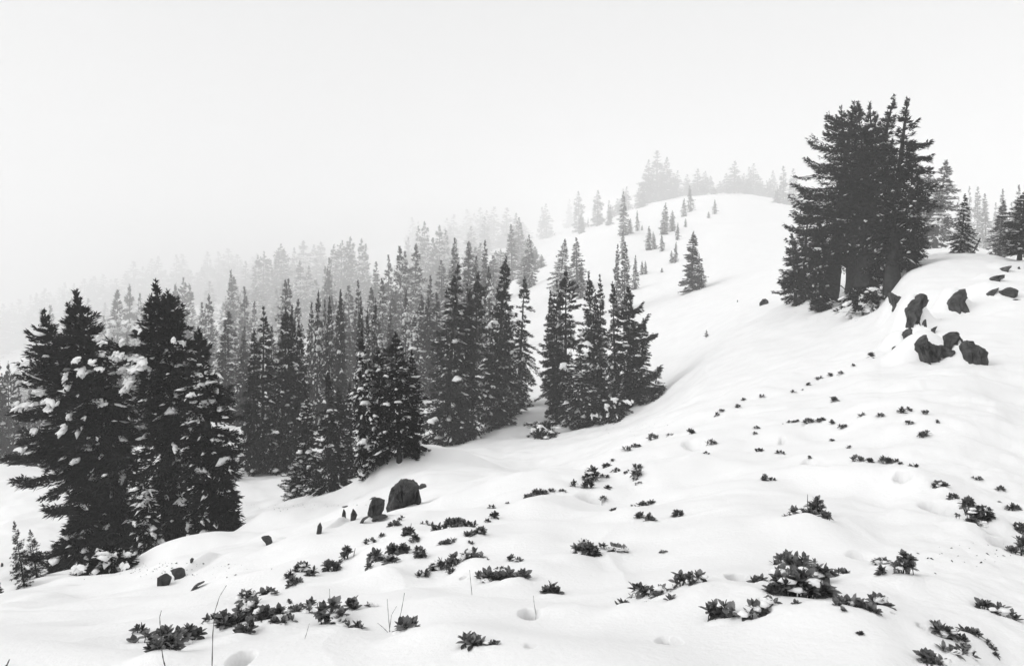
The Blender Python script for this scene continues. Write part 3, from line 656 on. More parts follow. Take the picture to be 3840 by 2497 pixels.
def hero(name_label, seed, ub, vb, stems, r0, group, y0=12, y1=70, dead=14, patches=(), bend=0.0, limbs=140, front=.52, hgt_ref=None, cat='conifer', dz=(.05, .35), flare=.35):
    x, y, z = hit(ub, vb, y0, y1); px = y / F
    rs = np.random.RandomState(seed); g = Geo(); sn = Geo(); tr = Geo()
    Rm = 0
    for i, st in enumerate(stems):
        st = dict(st); ut, vt = st.pop('tip'); b = st.pop('b', 0) * px; rr = st.pop('r0', r0 if i == 0 else r0 * .5)
        hh = -(vt - HY) / F * y - z; st['bx'] = (b, st.pop('by', 0)); st['lean'] = ((ut - ub) * px - b, 0)
        st['boughs'] = [((a - ub) * px, -(b_ - HY) / F * y - z, -(c_ - HY) / F * y - z, -.3) for (a, b_, c_) in st.pop('boughs', ())]
        st['R'] = st['R'] * px; Rm = max(Rm, st['R']); H0 = hh if i == 0 else H0
        trunk_geo(tr, rs, hh, rr, st['bx'], st['lean'], bend if i == 0 else 0, 11, flare=flare)
        crown_stem(rs, g, sn, hh, wood=(tr, limbs), top=0, **st)
    if dead: dead_limbs(tr, rs, H0, r0, dead, dz[0], dz[1])
    e = empty('conifer', (x, y, z)); tag(e, name_label, cat, group)
    link('trunk', tr.mesh('trunk', M_BARK, True), e); link('crown', g.mesh('crown', M_FOL), e)
    m = sn.mesh('snow_cover', M_SNOWT, True)
    if m: tag(link('snow_cover', m, e), kind='stuff')
    for (u, v, wu, wv) in patches:
        wu, wv = wu * .9, wv * .85; cl = Geo(); cl.add(*slab(rs, wu * .95, wv * .8))
        for q in range(2 + int(wu * wv / 260)):
            a = rs.rand() * 6.28; k1, k2 = rs.uniform(8, 20), rs.uniform(6, 13)
            if math.sin(a) < -.2 and rs.rand() < .6: k1, k2 = rs.uniform(6, 10), rs.uniform(12, 24)
            p_, t_ = slab(rs, k1, k2); cl.add(p_ + [math.cos(a) * wu * rs.uniform(.3, .62), rs.randn() * 3, math.sin(a) * wv * rs.uniform(.3, .62)], t_)
        P = np.concatenate(cl.V); T = np.concatenate(cl.T)
        P = P * px + np.array([(u - ub) * px, -Rm * front + rs.randn() * .12, -(v - HY) / F * y - z])
        tag(link('snow_slab', mesh('snow_slab', P, T, M_SNOWT, True), e), kind='stuff')
    return e
PI = math.pi
GA = 'large conifers of the left foreground group'
hc = dict(bl_len=.24, bl_w=.055, dens=25, bot=(.55, .45))
hero('tallest left conifer with three leaning tops and long layered boughs reaching left', 101, 445, 2062, [
    dict(hc, tip=(286, 1097), R=178, nb=330, shape=.68, irr=.5, droop=.42, side=(PI, .3), boughs=[(107,1357,1385),(130,1400,1430),(50,1704,1610),(82,1776,1700),(76,1540,1470),(145,1240,1262),(150,1310,1330),(120,1620,1560),(190,1900,1830),(400,1290,1290),(130,2160,2080)], snowy=.14, specks=700, snow_w=.09, cb=.02, gap=.1),
    dict(hc, tip=(160, 1168), b=-60, R=120, nb=230, shape=.7, irr=.5, droop=.35, side=(PI, .5), snowy=.10, specks=120, cb=.25, snow_w=.12),
    dict(hc, tip=(235, 1143), b=-20, by=.3, R=105, nb=170, shape=.7, irr=.5, droop=.35, snowy=.06, specks=80, cb=.4)],
    .42, GA, y0=18, y1=40, dead=16, flare=.5,
    patches=[(170, 1352, 40, 16), (300, 1400, 14, 40), (360, 1380, 36, 40), (345, 1340, 26, 26), (405, 1345, 30, 22), (430, 1370, 30, 20), (155, 1500, 70, 22), (125, 1515, 40, 12), (250, 1490, 60, 24),
             (305, 1440, 24, 50), (310, 1590, 26, 50), (190, 1595, 30, 24), (140, 1660, 50, 16), (235, 1520, 40, 20), (315, 1540, 20, 40), (290, 2040, 60, 14), (330, 2005, 30, 12)])
hero('broad-crowned conifer of the left group bearing the largest slab of snow', 102, 655, 2040, [
    dict(hc, tip=(584, 1055), R=152, nb=340, shape=.68, irr=.5, droop=.38, snowy=.14, specks=800, snow_w=.09, boughs=[(706,1165,1195),(700,1210,1225),(781,1278,1262),(800,1330,1310),(876,1448,1410),(868,1500,1450),(870,1663,1600),(428,1278,1300),(440,1335,1340),(660,1120,1150)], cb=.05),
    dict(hc, tip=(540, 1110), b=-10, by=.4, R=95, nb=150, shape=.6, irr=.5, droop=.3, snowy=.1, specks=60, cb=.5),
    dict(hc, tip=(640, 1090), b=10, by=-.2, R=90, nb=150, shape=.6, irr=.5, droop=.3, snowy=.1, specks=60, cb=.5)],
    .36, GA, y0=18, y1=40, dead=10,
    patches=[(545, 1335, 70, 34), (575, 1365, 70, 40), (520, 1365, 56, 26), (600, 1345, 30, 40), (535, 1420, 34, 60), (518, 1445, 30, 40), (500, 1320, 40, 26), (480, 1335, 40, 24), (440, 1275, 40, 14),
             (520, 1205, 30, 16), (555, 1225, 40, 14), (575, 1232, 20, 12), (710, 1280, 40, 16), (695, 1270, 20, 22), (505, 1270, 12, 30), (600, 1395, 24, 34), (465, 1345, 50, 20), (780, 1435, 44, 14), (715, 1475, 34, 18),
             (500, 1760, 24, 44), (430, 1500, 30, 26), (560, 1900, 26, 60), (580, 1960, 34, 40), (735, 1940, 24, 60), (755, 1985, 22, 34), (730, 1710, 30, 14)])
hero('slimmer conifer on the right side of the left group, behind its broad neighbour', 103, 795, 2012, [
    dict(hc, tip=(742, 1240), R=118, nb=260, shape=.8, irr=.45, droop=.35, snowy=.2, specks=800, snow_w=.12, side=(0, .2), cb=.03)], .22, GA, y0=18, y1=40, dead=12)
hero('low dark young conifer at the right foot of the left group', 104, 838, 2000, [
    dict(hc, tip=(795, 1660), R=70, nb=200, shape=.9, irr=.3, droop=.25, snowy=.04, specks=120, snow_w=.1, cb=.0)], .08, GA, y0=18, y1=40, dead=0)
hero('snow-plastered young conifer between the two big left trunks', 105, 545, 2070, [
    dict(hc, tip=(540, 1780), R=52, nb=150, shape=.9, irr=.4, droop=.4, snowy=.5, specks=420, snow_w=.10, cb=.0)], .1, GA, y0=18, y1=40, dead=0,
    patches=[(560, 1880, 30, 40), (555, 1945, 30, 30), (610, 2030, 50, 20)])
hero('dark drooping young conifer at the left foot of the tallest left tree', 106, 300, 2110, [
    dict(hc, tip=(330, 1850), R=88, nb=210, shape=1.0, irr=.3, droop=.45, snowy=.07, specks=90, snow_w=.1, cb=.0, side=(PI, .5))], .06, GA, y0=16, y1=40, dead=0)

# ---- the clump on the right ridge
GC = 'crowded conifers of the clump on the right ridge'
hk = dict(bl_len=.34, bl_w=.085, dens=15, specks_size=.06, bot=(.5, .5))
hero('leftmost big trunk of the ridge clump, boughs stepping out to the left', 111, 3130, 1121, [
    dict(hk, tip=(3203, 385), R=150, nb=260, shape=.6, irr=.6, droop=.12, side=(PI, .2), boughs=[(3029,527,575),(3020,603,650),(2979,691,715),(3000,720,740),(2958,735,800),(2949,842,860),(2975,800,820),(3010,950,900),(3092,443,480),(3092,500,520)], snowy=.03, specks=200, snow_w=.10, cb=.20, gap=.3)], .52, GC, y0=38, y1=70, dead=16, bend=-.5)
hero('flat-topped conifer at the back left of the ridge clump', 112, 3195, 1090, [
    dict(hk, tip=(3153, 401), R=112, nb=190, shape=.55, irr=.6, droop=.12, snowy=.02, specks=100, gap=.3, cb=.22, side=(PI, .5))], .40, GC, y0=38, y1=70, dead=8)
hero('tallest spire of the ridge clump, right of its centre', 113, 3232, 1112, [
    dict(hk, tip=(3353, 362), R=108, nb=230, shape=.75, irr=.6, droop=.15, snowy=.02, specks=140, cb=.20, gap=.35),
    dict(hk, tip=(3300, 420), b=10, by=.5, R=90, nb=150, shape=.6, irr=.5, droop=.1, snowy=.02, specks=30, cb=.4)], .48, GC, y0=38, y1=70, dead=14, bend=-.3)
hero('rightmost tall spire of the ridge clump with open boughs to the right', 114, 3345, 1085, [
    dict(hk, tip=(3403, 374), R=104, nb=210, shape=.66, irr=.65, droop=.3, boughs=[(3479,536,545),(3474,595,580),(3480,640,610),(3505,700,650),(3490,760,700)], snowy=.03, specks=260, cb=.15, gap=.45)], .36, GC, y0=38, y1=70, dead=12)
hero('middle conifer of the ridge clump with thin twin tips', 115, 3285, 1085, [
    dict(hk, tip=(3262, 389), R=96, nb=180, shape=.6, irr=.6, droop=.15, snowy=.02, specks=100, cb=.2, gap=.3),
    dict(hk, tip=(3216, 386), b=-20, R=80, nb=160, shape=.6, irr=.5, droop=.1, snowy=.02, specks=30, cb=.4)], .34, GC, y0=38, y1=70, dead=8)
hero('narrow conifer at the left edge of the ridge clump, see-through near its top', 116, 3014, 1120, [
    dict(hk, tip=(3035, 740), R=75, nb=230, shape=.8, irr=.5, droop=.15, side=(PI, .3), snowy=.03, specks=80, cb=.06, gap=.3)], .18, GC, y0=38, y1=70, dead=8)
hero('short conifer leaning at the far left foot of the ridge clump', 117, 2984, 1142, [
    dict(hk, tip=(2968, 880), R=62, nb=190, shape=.9, irr=.4, droop=.15, snowy=.03, specks=60, cb=.03, gap=.15)], .14, GC, y0=38, y1=70, dead=6)
hero('dark young conifer with a thick dark foot in front of the ridge clump', 118, 3080, 1165, [
    dict(hk, tip=(3070, 830), R=60, nb=230, shape=.8, irr=.4, droop=.2, snowy=.04, specks=80, cb=.0)], .2, GC, y0=38, y1=70, dead=4)
hero('leafy skirt-like young conifer filling the right foot of the ridge clump', 119, 3330, 1075, [
    dict(hk, tip=(3330, 690), R=80, nb=200, shape=.7, irr=.5, droop=.3, snowy=.12, specks=420, cb=.05)], .14, GC, y0=38, y1=70, dead=4)
hero('bushy dark conifer at the right rear of the ridge clump', 120, 3420, 1010, [
    dict(hk, tip=(3420, 560), R=56, nb=180, shape=.55, irr=.6, droop=.3, snowy=.06, specks=260, cb=.05, side=(0, .2))], .2, GC, y0=36, y1=70, dead=4)

# ---- dark front rows of the grove (foot and tip of each traced from the photograph)
front = [
 ('n1', 985, 1765, 981, 1144, 82, 'dark conifer with a bare gnarled tip left of the grove, beside the snow gap'),
 ('n9', 1070, 1752, 1058, 1144, 74, 'dark spire in the grove just right of the gnarled-tip conifer'),
 ('n3', 1112, 1742, 1081, 1169, 52, 'slender dark conifer squeezed between the left spires of the grove'),
 ('n5', 1135, 1720, 1121, 1199, 45, 'short-topped grey conifer behind the left spires of the grove'),
 ('n4', 1110, 1862, 1136, 1660, 60, 'low snow-loaded conifer nearest the camera at the grove edge'),
 ('n2', 1165, 1852, 1151, 1455, 62, 'dark conifer with a snow-tipped top at the grove front'),
 ('n8', 1235, 1842, 1238, 1380, 66, 'dark close-set conifer right of the snow-tipped one at the grove front'),
 ('n3', 1275, 1825, 1268, 1450, 55, 'narrow dark conifer behind the front rise of snow'),
 ('n5', 1318, 1790, 1317, 1430, 42, 'thin open conifer with visible stem left of the snowy bush'),
 ('n4', 1372, 1775, 1345, 1236, 62, 'snow-streaked conifer in the middle of the grove'),
 ('n7', 1432, 1742, 1425, 1300, 62, 'dark conifer hiding half of the snow-streaked one'),
 ('n6', 1498, 1730, 1491, 1240, 84, 'dark conifer with a bare trunk foot on the brow of snow'),
 ('n3', 1550, 1700, 1552, 1310, 55, 'dark conifer touching the bare-footed one on its right'),
 ('n1', 1665, 1662, 1705, 985, 105, 'tall broad dark conifer with snow stripes at the right of the grove'),
 ('sap', 1690, 1668, 1678, 1505, 46, 'small cone-shaped conifer at the foot of the tall broad one'),
 ('n7', 1765, 1642, 1782, 1010, 72, 'tall dark conifer right behind the broad striped one'),
 ('n9', 1850, 1600, 1883, 952, 84, 'tallest conifer of the right edge of the grove'),
 ('n2', 1910, 1560, 1905, 1200, 64, 'dark skirted conifer below the tallest at the grove edge'),
 ('n8', 1940, 1528, 1957, 1030, 66, 'rightmost dark conifer of the grove beside the snow lane'),
 ('n3', 2078, 1520, 2055, 1084, 46, 'leftmost bare-tipped conifer of the cluster right of the snow lane'),
 ('n7', 2120, 1580, 2128, 1000, 80, 'tallest dense conifer of the cluster right of the snow lane'),
 ('n2', 2190, 1600, 2178, 1290, 84, 'front skirted conifer with snow clumps in the cluster right of the lane'),
 ('n5', 2236, 1562, 2218, 1013, 50, 'grey spire left of the twin tips in the central cluster'),
 ('n1', 2256, 1560, 2247, 1025, 54, 'dark twin-tipped conifer in the middle of the central cluster'),
 ('n8', 2312, 1535, 2292, 1050, 52, 'open-crowned dark spire between the twin tips and the right spire'),
 ('n5', 2402, 1515, 2415, 1190, 46, 'ragged conifer leaning on the right spire of the central cluster'),
 ('sap', 2445, 1505, 2470, 1372, 52, 'small drooping conifer at the right end of the central cluster'),
]
for k, ub, vb, ut, vt, hw, lab in front:
    tree_px(k, ub, vb, ut, vt, hw * 1.12, lab, 'dark conifers of the near grove and central cluster', y0=20, y1=75)
hero('right spire of the central cluster with long open boughs', 130, 2360, 1522, [
    dict(hk, bl_len=.30, bl_w=.095, dens=19, tip=(2357, 1080), R=72, nb=250, shape=.72, irr=.5, droop=.3, snowy=.1, specks=420, snow_w=.12, cb=.06, gap=.3,
         boughs=[(2422,1182,1260),(2447,1250,1290),(2478,1372,1450),(2480,1455,1455),(2405,1150,1170),(2310,1200,1215)])], .2, 'dark conifers of the near grove and central cluster', y0=30, y1=75, dead=10,
    patches=[(2230, 1370, 40, 20), (2200, 1285, 22, 30), (2150, 1385, 40, 14), (2110, 1365, 36, 26)])
tree_px('sap', 92, 2218, 53, 1950, 42, 'left sapling of the thin pair at the left edge', 'saplings left of the big conifers', y0=14, y1=40)
tree_px('sap', 140, 2165, 116, 1982, 42, 'right sapling of the thin pair at the left edge', 'saplings left of the big conifers', y0=14, y1=40)
tree_px('sapsnow', 885, 1795, 880, 1685, 34, 'tiny snow-dusted sapling alone right of the left group', 'saplings left of the big conifers', y0=24, y1=60)
tree_px('sap', -15, 2240, -12, 2165, 26, 'sprig of a small conifer cut by the left frame edge', 'saplings left of the big conifers', y0=10, y1=40)

GB = 'low boughs bent to the ground under snow'
hero('arched low bough under a roll of snow at the foot of the tallest left conifer', 140, 400, 2165, [
    dict(hc, tip=(405, 2062), R=105, nb=70, shape=.3, irr=.3, droop=.55, snowy=.5, specks=260, snow_w=.12, cb=.45)], .05, GB, y0=14, y1=40, dead=0, front=.35, cat='shrub',
    patches=[(345, 2100, 60, 18), (385, 2075, 60, 18), (430, 2062, 60, 16), (475, 2075, 50, 20), (315, 2125, 30, 20), (500, 2100, 30, 24)])
hero('flat snow-covered bough spreading left from the foot of the central cluster', 141, 2040, 1640, [
    dict(hk, tip=(2045, 1588), R=72, nb=60, shape=.3, irr=.4, droop=.5, snowy=.5, specks=200, snow_w=.14, cb=.4)], .05, GB, y0=20, y1=60, dead=0, front=.35, cat='shrub',
    patches=[(2035, 1594, 50, 8), (2085, 1598, 44, 9), (2000, 1604, 24, 7)])
hero('snowy tangle of low boughs at the right foot of the central cluster', 142, 2290, 1575, [
    dict(hk, tip=(2300, 1500), R=85, nb=80, shape=.3, irr=.4, droop=.5, snowy=.35, specks=260, snow_w=.12, cb=.3)], .05, GB, y0=20, y1=60, dead=0, front=.4, cat='shrub',
    patches=[(2300, 1497, 18, 24), (2270, 1524, 16, 26), (2350, 1500, 30, 18), (2225, 1552, 34, 10)])
hero('low snow-loaded bough reaching down the bank below the ridge clump', 143, 3245, 1165, [
    dict(hk, tip=(3265, 1078), R=85, nb=70, shape=.35, irr=.5, droop=.6, snowy=.6, specks=260, snow_w=.14, cb=.3, side=(PI, .4))], .05, GB, y0=30, y1=60, dead=0, front=.4, cat='shrub',
    patches=[(3270, 1085, 50, 24), (3235, 1115, 40, 24), (3300, 1110, 40, 16), (3210, 1140, 30, 14)])

# ---- open slope on the right, young trees in the snow
slope = [('n5',2592,1092,2597,865,44),('m3',2622,1086,2621,950,17),('m3',2630,1080,2634,987,22),('m3',2532,985,2534,907,13),('m3',2520,986,2517,940,11),('m0',2490,880,2494,760,22),('m0',2520,868,2522,789,18),
 ('m3',2541,900,2541,835,11),('m0',2433,938,2433,848,18),('m3',2454,935,2448,869,14),('m3',2483,942,2480,877,13),('m3',2590,794,2587,697,18),('m0',2565,812,2564,743,14),('m3',2572,852,2570,819,8),
 ('m3',2681,803,2681,747,12),('m3',2658,818,2658,793,8),('m3',2390,866,2391,789,11),('m0',2362,876,2362,819,15),('m0',2338,884,2341,718,24),('m3',2335,972,2336,860,16),('m3',2408,864,2408,844,6),
 ('m3',2482,1022,2482,1004,7),('sap',2649,1282,2649,1236,9),('m3',2381,1085,2381,957,18),('m3',2408,1030,2408,978,11),('m3',2421,1028,2421,978,9)]
it = []
for k, ub, vb, ut, vt, hw in slope:
    it.append((ut, tree_px(k, ub, vb, ut, vt, hw, 'x', y0=60, y1=320)))
row_labels(it, 'young conifer standing apart on the open snow slope', 'young conifers on the open slope')
lane = [('m1',2095,1105,2114,894,48),('m0',2165,1095,2158,890,42),('m3',2178,1120,2181,983,26),('m3',2310,1180,2312,915,26),('m0',2342,1160,2345,907,34)]
it = [(q[3], tree_px(*q, 'x', y0=70, y1=200)) for q in lane]
row_labels(it, 'mid-grey conifer rising behind the central cluster', 'mid-grey conifers behind the central cluster')
fog = [('f0',2240,848,2240,714,36),('f0',2172,870,2169,718,38),('f2',2133,855,2135,747,26),('f2',2285,845,2285,752,18),('f1',2050,893,2049,764,38),('f2',2180,876,2178,800,20),('f2',2205,852,2205,818,8)]
it = [(q[3], tree_px(*q, 'x', y0=200, y1=700)) for q in fog]
row_labels(it, 'pale conifer in thick fog at the brow above the lane', 'pale conifers on the foggy brow')
it = []
for (ut, vt, hw, Y) in [(2400,690,30,320),(2430,600,48,335),(2462,567,62,345),(2500,590,50,345),(2540,640,34,345),(2380,730,24,520),(2614,634,36,335),(2645,642,34,345),(2677,700,20,320),(2580,680,26,360),(2753,605,44,335),(2790,650,30,345),(2824,613,42,345),(2860,680,26,345),(2350,700,30,330),(2440,640,44,360),(2485,650,40,350),(2525,665,36,340),(2575,655,30,350),(2600,690,28,330),(2635,690,26,330),(2665,660,24,350),(2700,680,30,345),(2725,650,28,350),(2770,660,36,340),(2805,670,30,335),(2845,655,30,345),(2885,670,26,330),(2900,640,26,345),(2315,745,26,320),(2290,770,22,320)]:
    it.append((ut, tree_px(RND.choice(['f0','f1','f2']), ut, 0, ut, vt, hw, 'x', Y=Y * .88)))
row_labels(it, 'ghostly conifer beyond the hill crest, nearly lost in fog', 'ghostly conifers beyond the hill crest')
it = []
for (ut, vt, hw, Y) in [(2937,624,34,260),(2975,634,36,275),(2915,700,22,250)]:
    it.append((ut, tree_px(RND.choice(['f0','f2']), ut, 0, ut, vt, hw, 'x', Y=Y)))
row_labels(it, 'grey fogged conifer left of the ridge clump', 'grey conifers left of the ridge clump')
tree_px('m2', 3505, 925, 3554, 597, 95, 'grey crooked-stemmed conifer right behind the ridge clump', 'conifers on the knoll at the right', Y=88)
tree_px('n2', 3603, 962, 3619, 725, 52, 'dark small conifer alone on top of the snowy knoll', 'conifers on the knoll at the right', Y=45)
tree_px('m0', 3745, 975, 3764, 750, 44, 'grey pointed conifer between the lone knoll conifer and the frame edge', 'conifers on the knoll at the right', Y=68)
tree_px('n6', 3822, 980, 3845, 715, 78, 'dark ragged conifer cut by the right frame edge', 'conifers on the knoll at the right', Y=44)
it = []
for (ut, vt, hw, Y) in [(3630,700,24,210),(3663,700,32,190),(3697,725,30,170),(3760,708,30,150),(3815,695,34,140),(3590,740,24,230),(3730,760,22,200),(3790,760,26,200),(3848,740,28,160)]:
    it.append((ut, tree_px(RND.choice(['f0','f2','m3']), ut, 0, ut, vt, hw, 'x', Y=Y)))
row_labels(it, 'pale conifer of the background row behind the knoll', 'pale background conifers behind the knoll')

# ---- the forest fading into the fog on the left
it = []
for (k, ut, vt, hw, Y) in [('m1',857,1165,88,78),('m2',786,1101,60,110),('m3',866,1010,40,150),('m1',441,1084,92,150),('m2',483,1063,70,165),('m4',693,1040,92,165),('m2',650,1060,60,150),('m1',874,1035,84,160),('m2',262,1112,60,210),('m0',195,1143,52,190),
    ('n0',-6,1311,70,66),('n7',36,1350,56,68),('m0',70,1440,44,76),('m3',-20,1420,40,72),('m0',15,1500,44,66),('m0',100,1500,44,70),('m3',150,1480,40,80),('m0',60,1560,40,62),('m0',130,1570,40,64),('m0',200,1440,44,90),('m3',120,1412,34,110),('m0',540,1180,60,110),('m1',610,1150,70,120),
    ('m2',1187,1085,44,62),('m3',1166,1130,38,66),('n3',1233,1105,38,58),('n5',1264,1090,34,60),('n3',1281,1079,34,62),('m3',1350,1050,40,85),('n5',1399,1110,26,56),('n5',1346,1120,28,58),('n5',1380,1150,24,54),('n3',1340,1165,26,54),
    ('m1',1506,920,70,120),('m2',1558,913,74,125),('m0',1460,955,46,135),('m3',1409,980,44,170),('m1',1440,1040,60,100),
    ('m4',985,942,84,260),('m4',1052,913,92,270),('m2',1136,900,70,330),('m4',1275,900,84,240),('m2',1321,884,60,235),('m2',1361,892,52,230),('m0',1220,1005,38,150),('m3',1243,1014,34,155),('m2',1199,905,60,340),('f1',905,984,60,420),('f1',966,950,60,430),
    ('m2',1598,828,62,240),('m2',1650,842,60,230),('f1',1549,815,50,420),('f1',1700,805,60,400),('m0',1712,892,46,110),('m0',1758,910,44,105),('m3',1819,900,38,110),('m0',1788,960,50,90),
    ('f1',1750,785,60,420),('f2',1800,780,50,400),('f1',1850,775,60,380),('f2',1900,780,50,360),('f1',1935,800,50,300),('m0',1944,815,40,220),('m3',1920,840,40,170),('m0',1985,880,34,140),('m3',2008,925,28,175),('m3',2030,955,24,170),('m0',1965,960,44,150),
    ('f2',335,1120,44,260),('f1',560,1010,60,430),('f1',280,1075,60,480),('n5',1575,1100,40,80),('m3',1610,1030,44,90),('m1',1560,1180,50,72)]:
    it.append((ut, tree_px(k, ut, 0, ut, vt, hw, 'x', Y=Y)))
for i in range(56):
    u = -60 + 960 * (i + RND.random()) / 56; v = np.interp(u, [0, 300, 600, 900], [1170, 1050, 990, 950]) + RND.uniform(-30, 60)
    it.append((u, tree_px(RND.choice(['f0', 'f1', 'f1']), u, 0, u, v, RND.uniform(45, 75), 'x', Y=RND.uniform(370, 420))))
ENV = ([0, 120, 200, 300, 450, 700, 880, 985, 1300, 1400, 1480, 1560, 1650, 1750, 1950, 2000, 2040], [1330, 1310, 1190, 1120, 1090, 1060, 985, 930, 890, 960, 930, 830, 820, 785, 800, 890, 970])
rf = random.Random(3)
for (Y0, Y1, n, off0, off1, hw0, hw1, keys, ua, ub_) in [(62, 85, 30, 200, 330, 38, 56, ['m0', 'm1', 'm3', 'm0'], -60, 1880), (95, 140, 28, 110, 240, 45, 70, ['m0', 'm2', 'm4', 'm1'], -40, 1900),
                                              (170, 240, 28, 50, 150, 46, 76, ['m2', 'm4', 'f1'], 30, 2000), (290, 380, 30, 10, 80, 38, 62, ['f0', 'f1', 'f2'], 240, 1960)]:
    for i in range(n):
        u = ua + (ub_ - ua) * (i + rf.random()) / n; Y = Y0 + (Y1 - Y0) * rf.random()
        v = np.interp(u, *ENV) + off0 + (off1 - off0) * rf.random()
        if 1540 < u < 1590 and Y < 140: continue
        zg = gz((u - CX) / F * warp(Y), warp(Y)); zt = -(v - HY) / F * warp(Y)
        if zt - zg < 5: continue
        it.append((u, tree_px(rf.choice(keys), u, 0, u, v, hw0 + (hw1 - hw0) * rf.random(), 'x', Y=Y)))
bands = [(0, 72, 'dark snow-flecked conifer inside the grove', 'dark conifers inside the grove'), (72, 130, 'charcoal conifer of the second forest row', 'charcoal conifers of the second row'),
         (130, 225, 'mid-grey conifer of the forest behind the grove', 'mid-grey conifers of the forest'), (225, 345, 'pale grey conifer far back in the foggy forest', 'pale conifers far back in the forest'), (345, 2000, 'faintest conifer shape at the upper fringe of the foggy forest', 'faintest conifers at the forest fringe')]
for lo, hi, ph, gr in bands:
    row_labels([q for q in it if warp(lo) <= q[1].location.y < warp(hi)], ph, gr)

# ------------------------------------------------------------------ rocks
def rock(outline, label, group, Y=None, y0=4, y1=60, depth=.6, seed=0, sub=2, rough=.09, sink=8, lean=.25, name='rock', parent=None):
    """outline: traced polygon in photo pixels; becomes a stone of its own size with a faceted front and a body behind"""
    rs = np.random.RandomState(seed + 1); O = np.array(outline, float); c = O.mean(0)
    if Y is None: x, Y, z = hit(c[0], O[:, 1].max() - 2, y0, y1)
    px = Y / F; W = (O[:, 0].max() - O[:, 0].min()) * px; Hh = (O[:, 1].max() - O[:, 1].min()) * px; D = depth * max(W, Hh * .7)
    A = O.copy(); low = A[:, 1] > c[1] + .25 * (O[:, 1].max() - c[1]); A[low, 1] += sink + .45 * (O[:, 1].max() - O[:, 1].min())
    n = len(A)
    def ring(k, y, jit=0.0):
        P = c + (A - c) * k; P[low, 1] = A[low, 1] - (1 - k) * 4
        X = (P[:, 0] - CX) * px; Z = -(P[:, 1] - HY) * px; yy = np.full(n, y) + jit * D * rs.randn(n) * .25
        yy = yy + lean * (Z - Z.min())
        return np.stack([X, Y + yy, Z], 1)
    V = [ring(.45, -.3 * D, 1.0), ring(1.0, 0, .3), ring(.93, .45 * D), ring(.6, D)]
    V = np.vstack(V + [V[0].mean(0)[None] + [[0, -.03 * D, 0]], V[3].mean(0)[None]])
    T = [(4 * n, (i + 1) % n, i) for i in range(n)] + [(4 * n + 1, 3 * n + i, 3 * n + (i + 1) % n) for i in range(n)]
    for r in range(3):
        for i in range(n):
            a = r * n + i; b = r * n + (i + 1) % n; T += [(a, b, a + n), (b, b + n, a + n)]
    for _ in range(sub):                                       # roughen the facets
        E = {}; V = list(map(tuple, V)); T2 = []
        def mp(a, b):
            k = (min(a, b), max(a, b))
            if k not in E:
                p = (np.array(V[a]) + np.array(V[b])) / 2 + rs.randn(3) * rough * (1.6 if _ else .55) * np.linalg.norm(np.array(V[a]) - np.array(V[b])) * [.5, 1, .5]
                V.append(tuple(p)); E[k] = len(V) - 1
            return E[k]
        for a, b, d in T:
            ab, bd, da = mp(a, b), mp(b, d), mp(d, a); T2 += [(a, ab, da), (ab, b, bd), (da, bd, d), (ab, bd, da)]
        T = T2; V = np.array(V)
    V = np.array(V); org = np.array([(c[0] - CX) * px, Y, V[:, 2].min()])
    if parent is not None:
        o = link(name, mesh(name, V - np.array(parent.location), T, M_ROCK), parent); return o
    o = link('rock', mesh('rock', V - org, T, M_ROCK)); o.location = org
    tag(o, label, 'rock', group); return o
def cr(pts, ox, oy, k): return [(ox + a / k, oy + b / k) for a, b in pts]
GR = 'dark stones on the near shoulder'
rock(cr([(800,930),(880,720),(940,600),(985,510),(1080,455),(1130,385),(1250,375),(1310,410),(1430,415),(1540,470),(1580,540),(1645,800),(1560,775),(1470,850),(1350,830),(1100,850)],1300,1750,5.95),
     'large dark boulder with a rounded top on the near snow brow', GR, y0=5, y1=16, seed=1, sink=14)
rock(cr([(385,1150),(430,1010),(480,890),(535,765),(640,760),(810,800),(820,900),(700,1000),(520,1100)],1300,1750,5.95), 'dark slanting boulder leaning on the left of the largest one', GR, y0=5, y1=16, seed=2, sink=14)
for pts, lab, Y in SHOULDER:
    rock(K4(pts), lab, GR, Y=ROCKY[tuple(pts[0])], seed=len(pts) + int(pts[0][0]), sub=1, sink=4)
for pts, lab in [(cr([(1390,1475),(1440,1450),(1510,1490),(1485,1540),(1410,1543)],0,1550,2.38), 'snow-capped dark stone on the lower left slope'),
                 (cr([(1505,1412),(1560,1408),(1610,1435),(1655,1472),(1590,1450),(1545,1425)],0,1550,2.38), 'thin dark stone edge right of the snow-capped stone'),
                 (cr([(1688,1310),(1700,1295),(1722,1303),(1700,1338)],0,1550,2.38), 'pebble-like dark stone at the fold of the left slope'),
                 (cr([(1683,862),(1720,835),(1808,806),(1740,838)],0,1850,2.38), 'long thin dark stone sliver below the snow-capped stone'),
                 ([(0,2112),(5,2116),(9,2124),(0,2127)], 'dark stone at the extreme left frame edge')]:
    rock(pts, lab, GR, y0=3, y1=30, seed=int(pts[0][0]), sub=1, sink=4)
GN = 'dark rocks of the snowy knoll on the right'
for pts, lab, Y in KNOLL:
    rock(C8(pts), lab, GN, Y=ROCKY.get(tuple(pts[0])), y0=12, y1=60, seed=int(pts[0][0]), sub=2 if len(pts) > 6 else 1, sink=5)
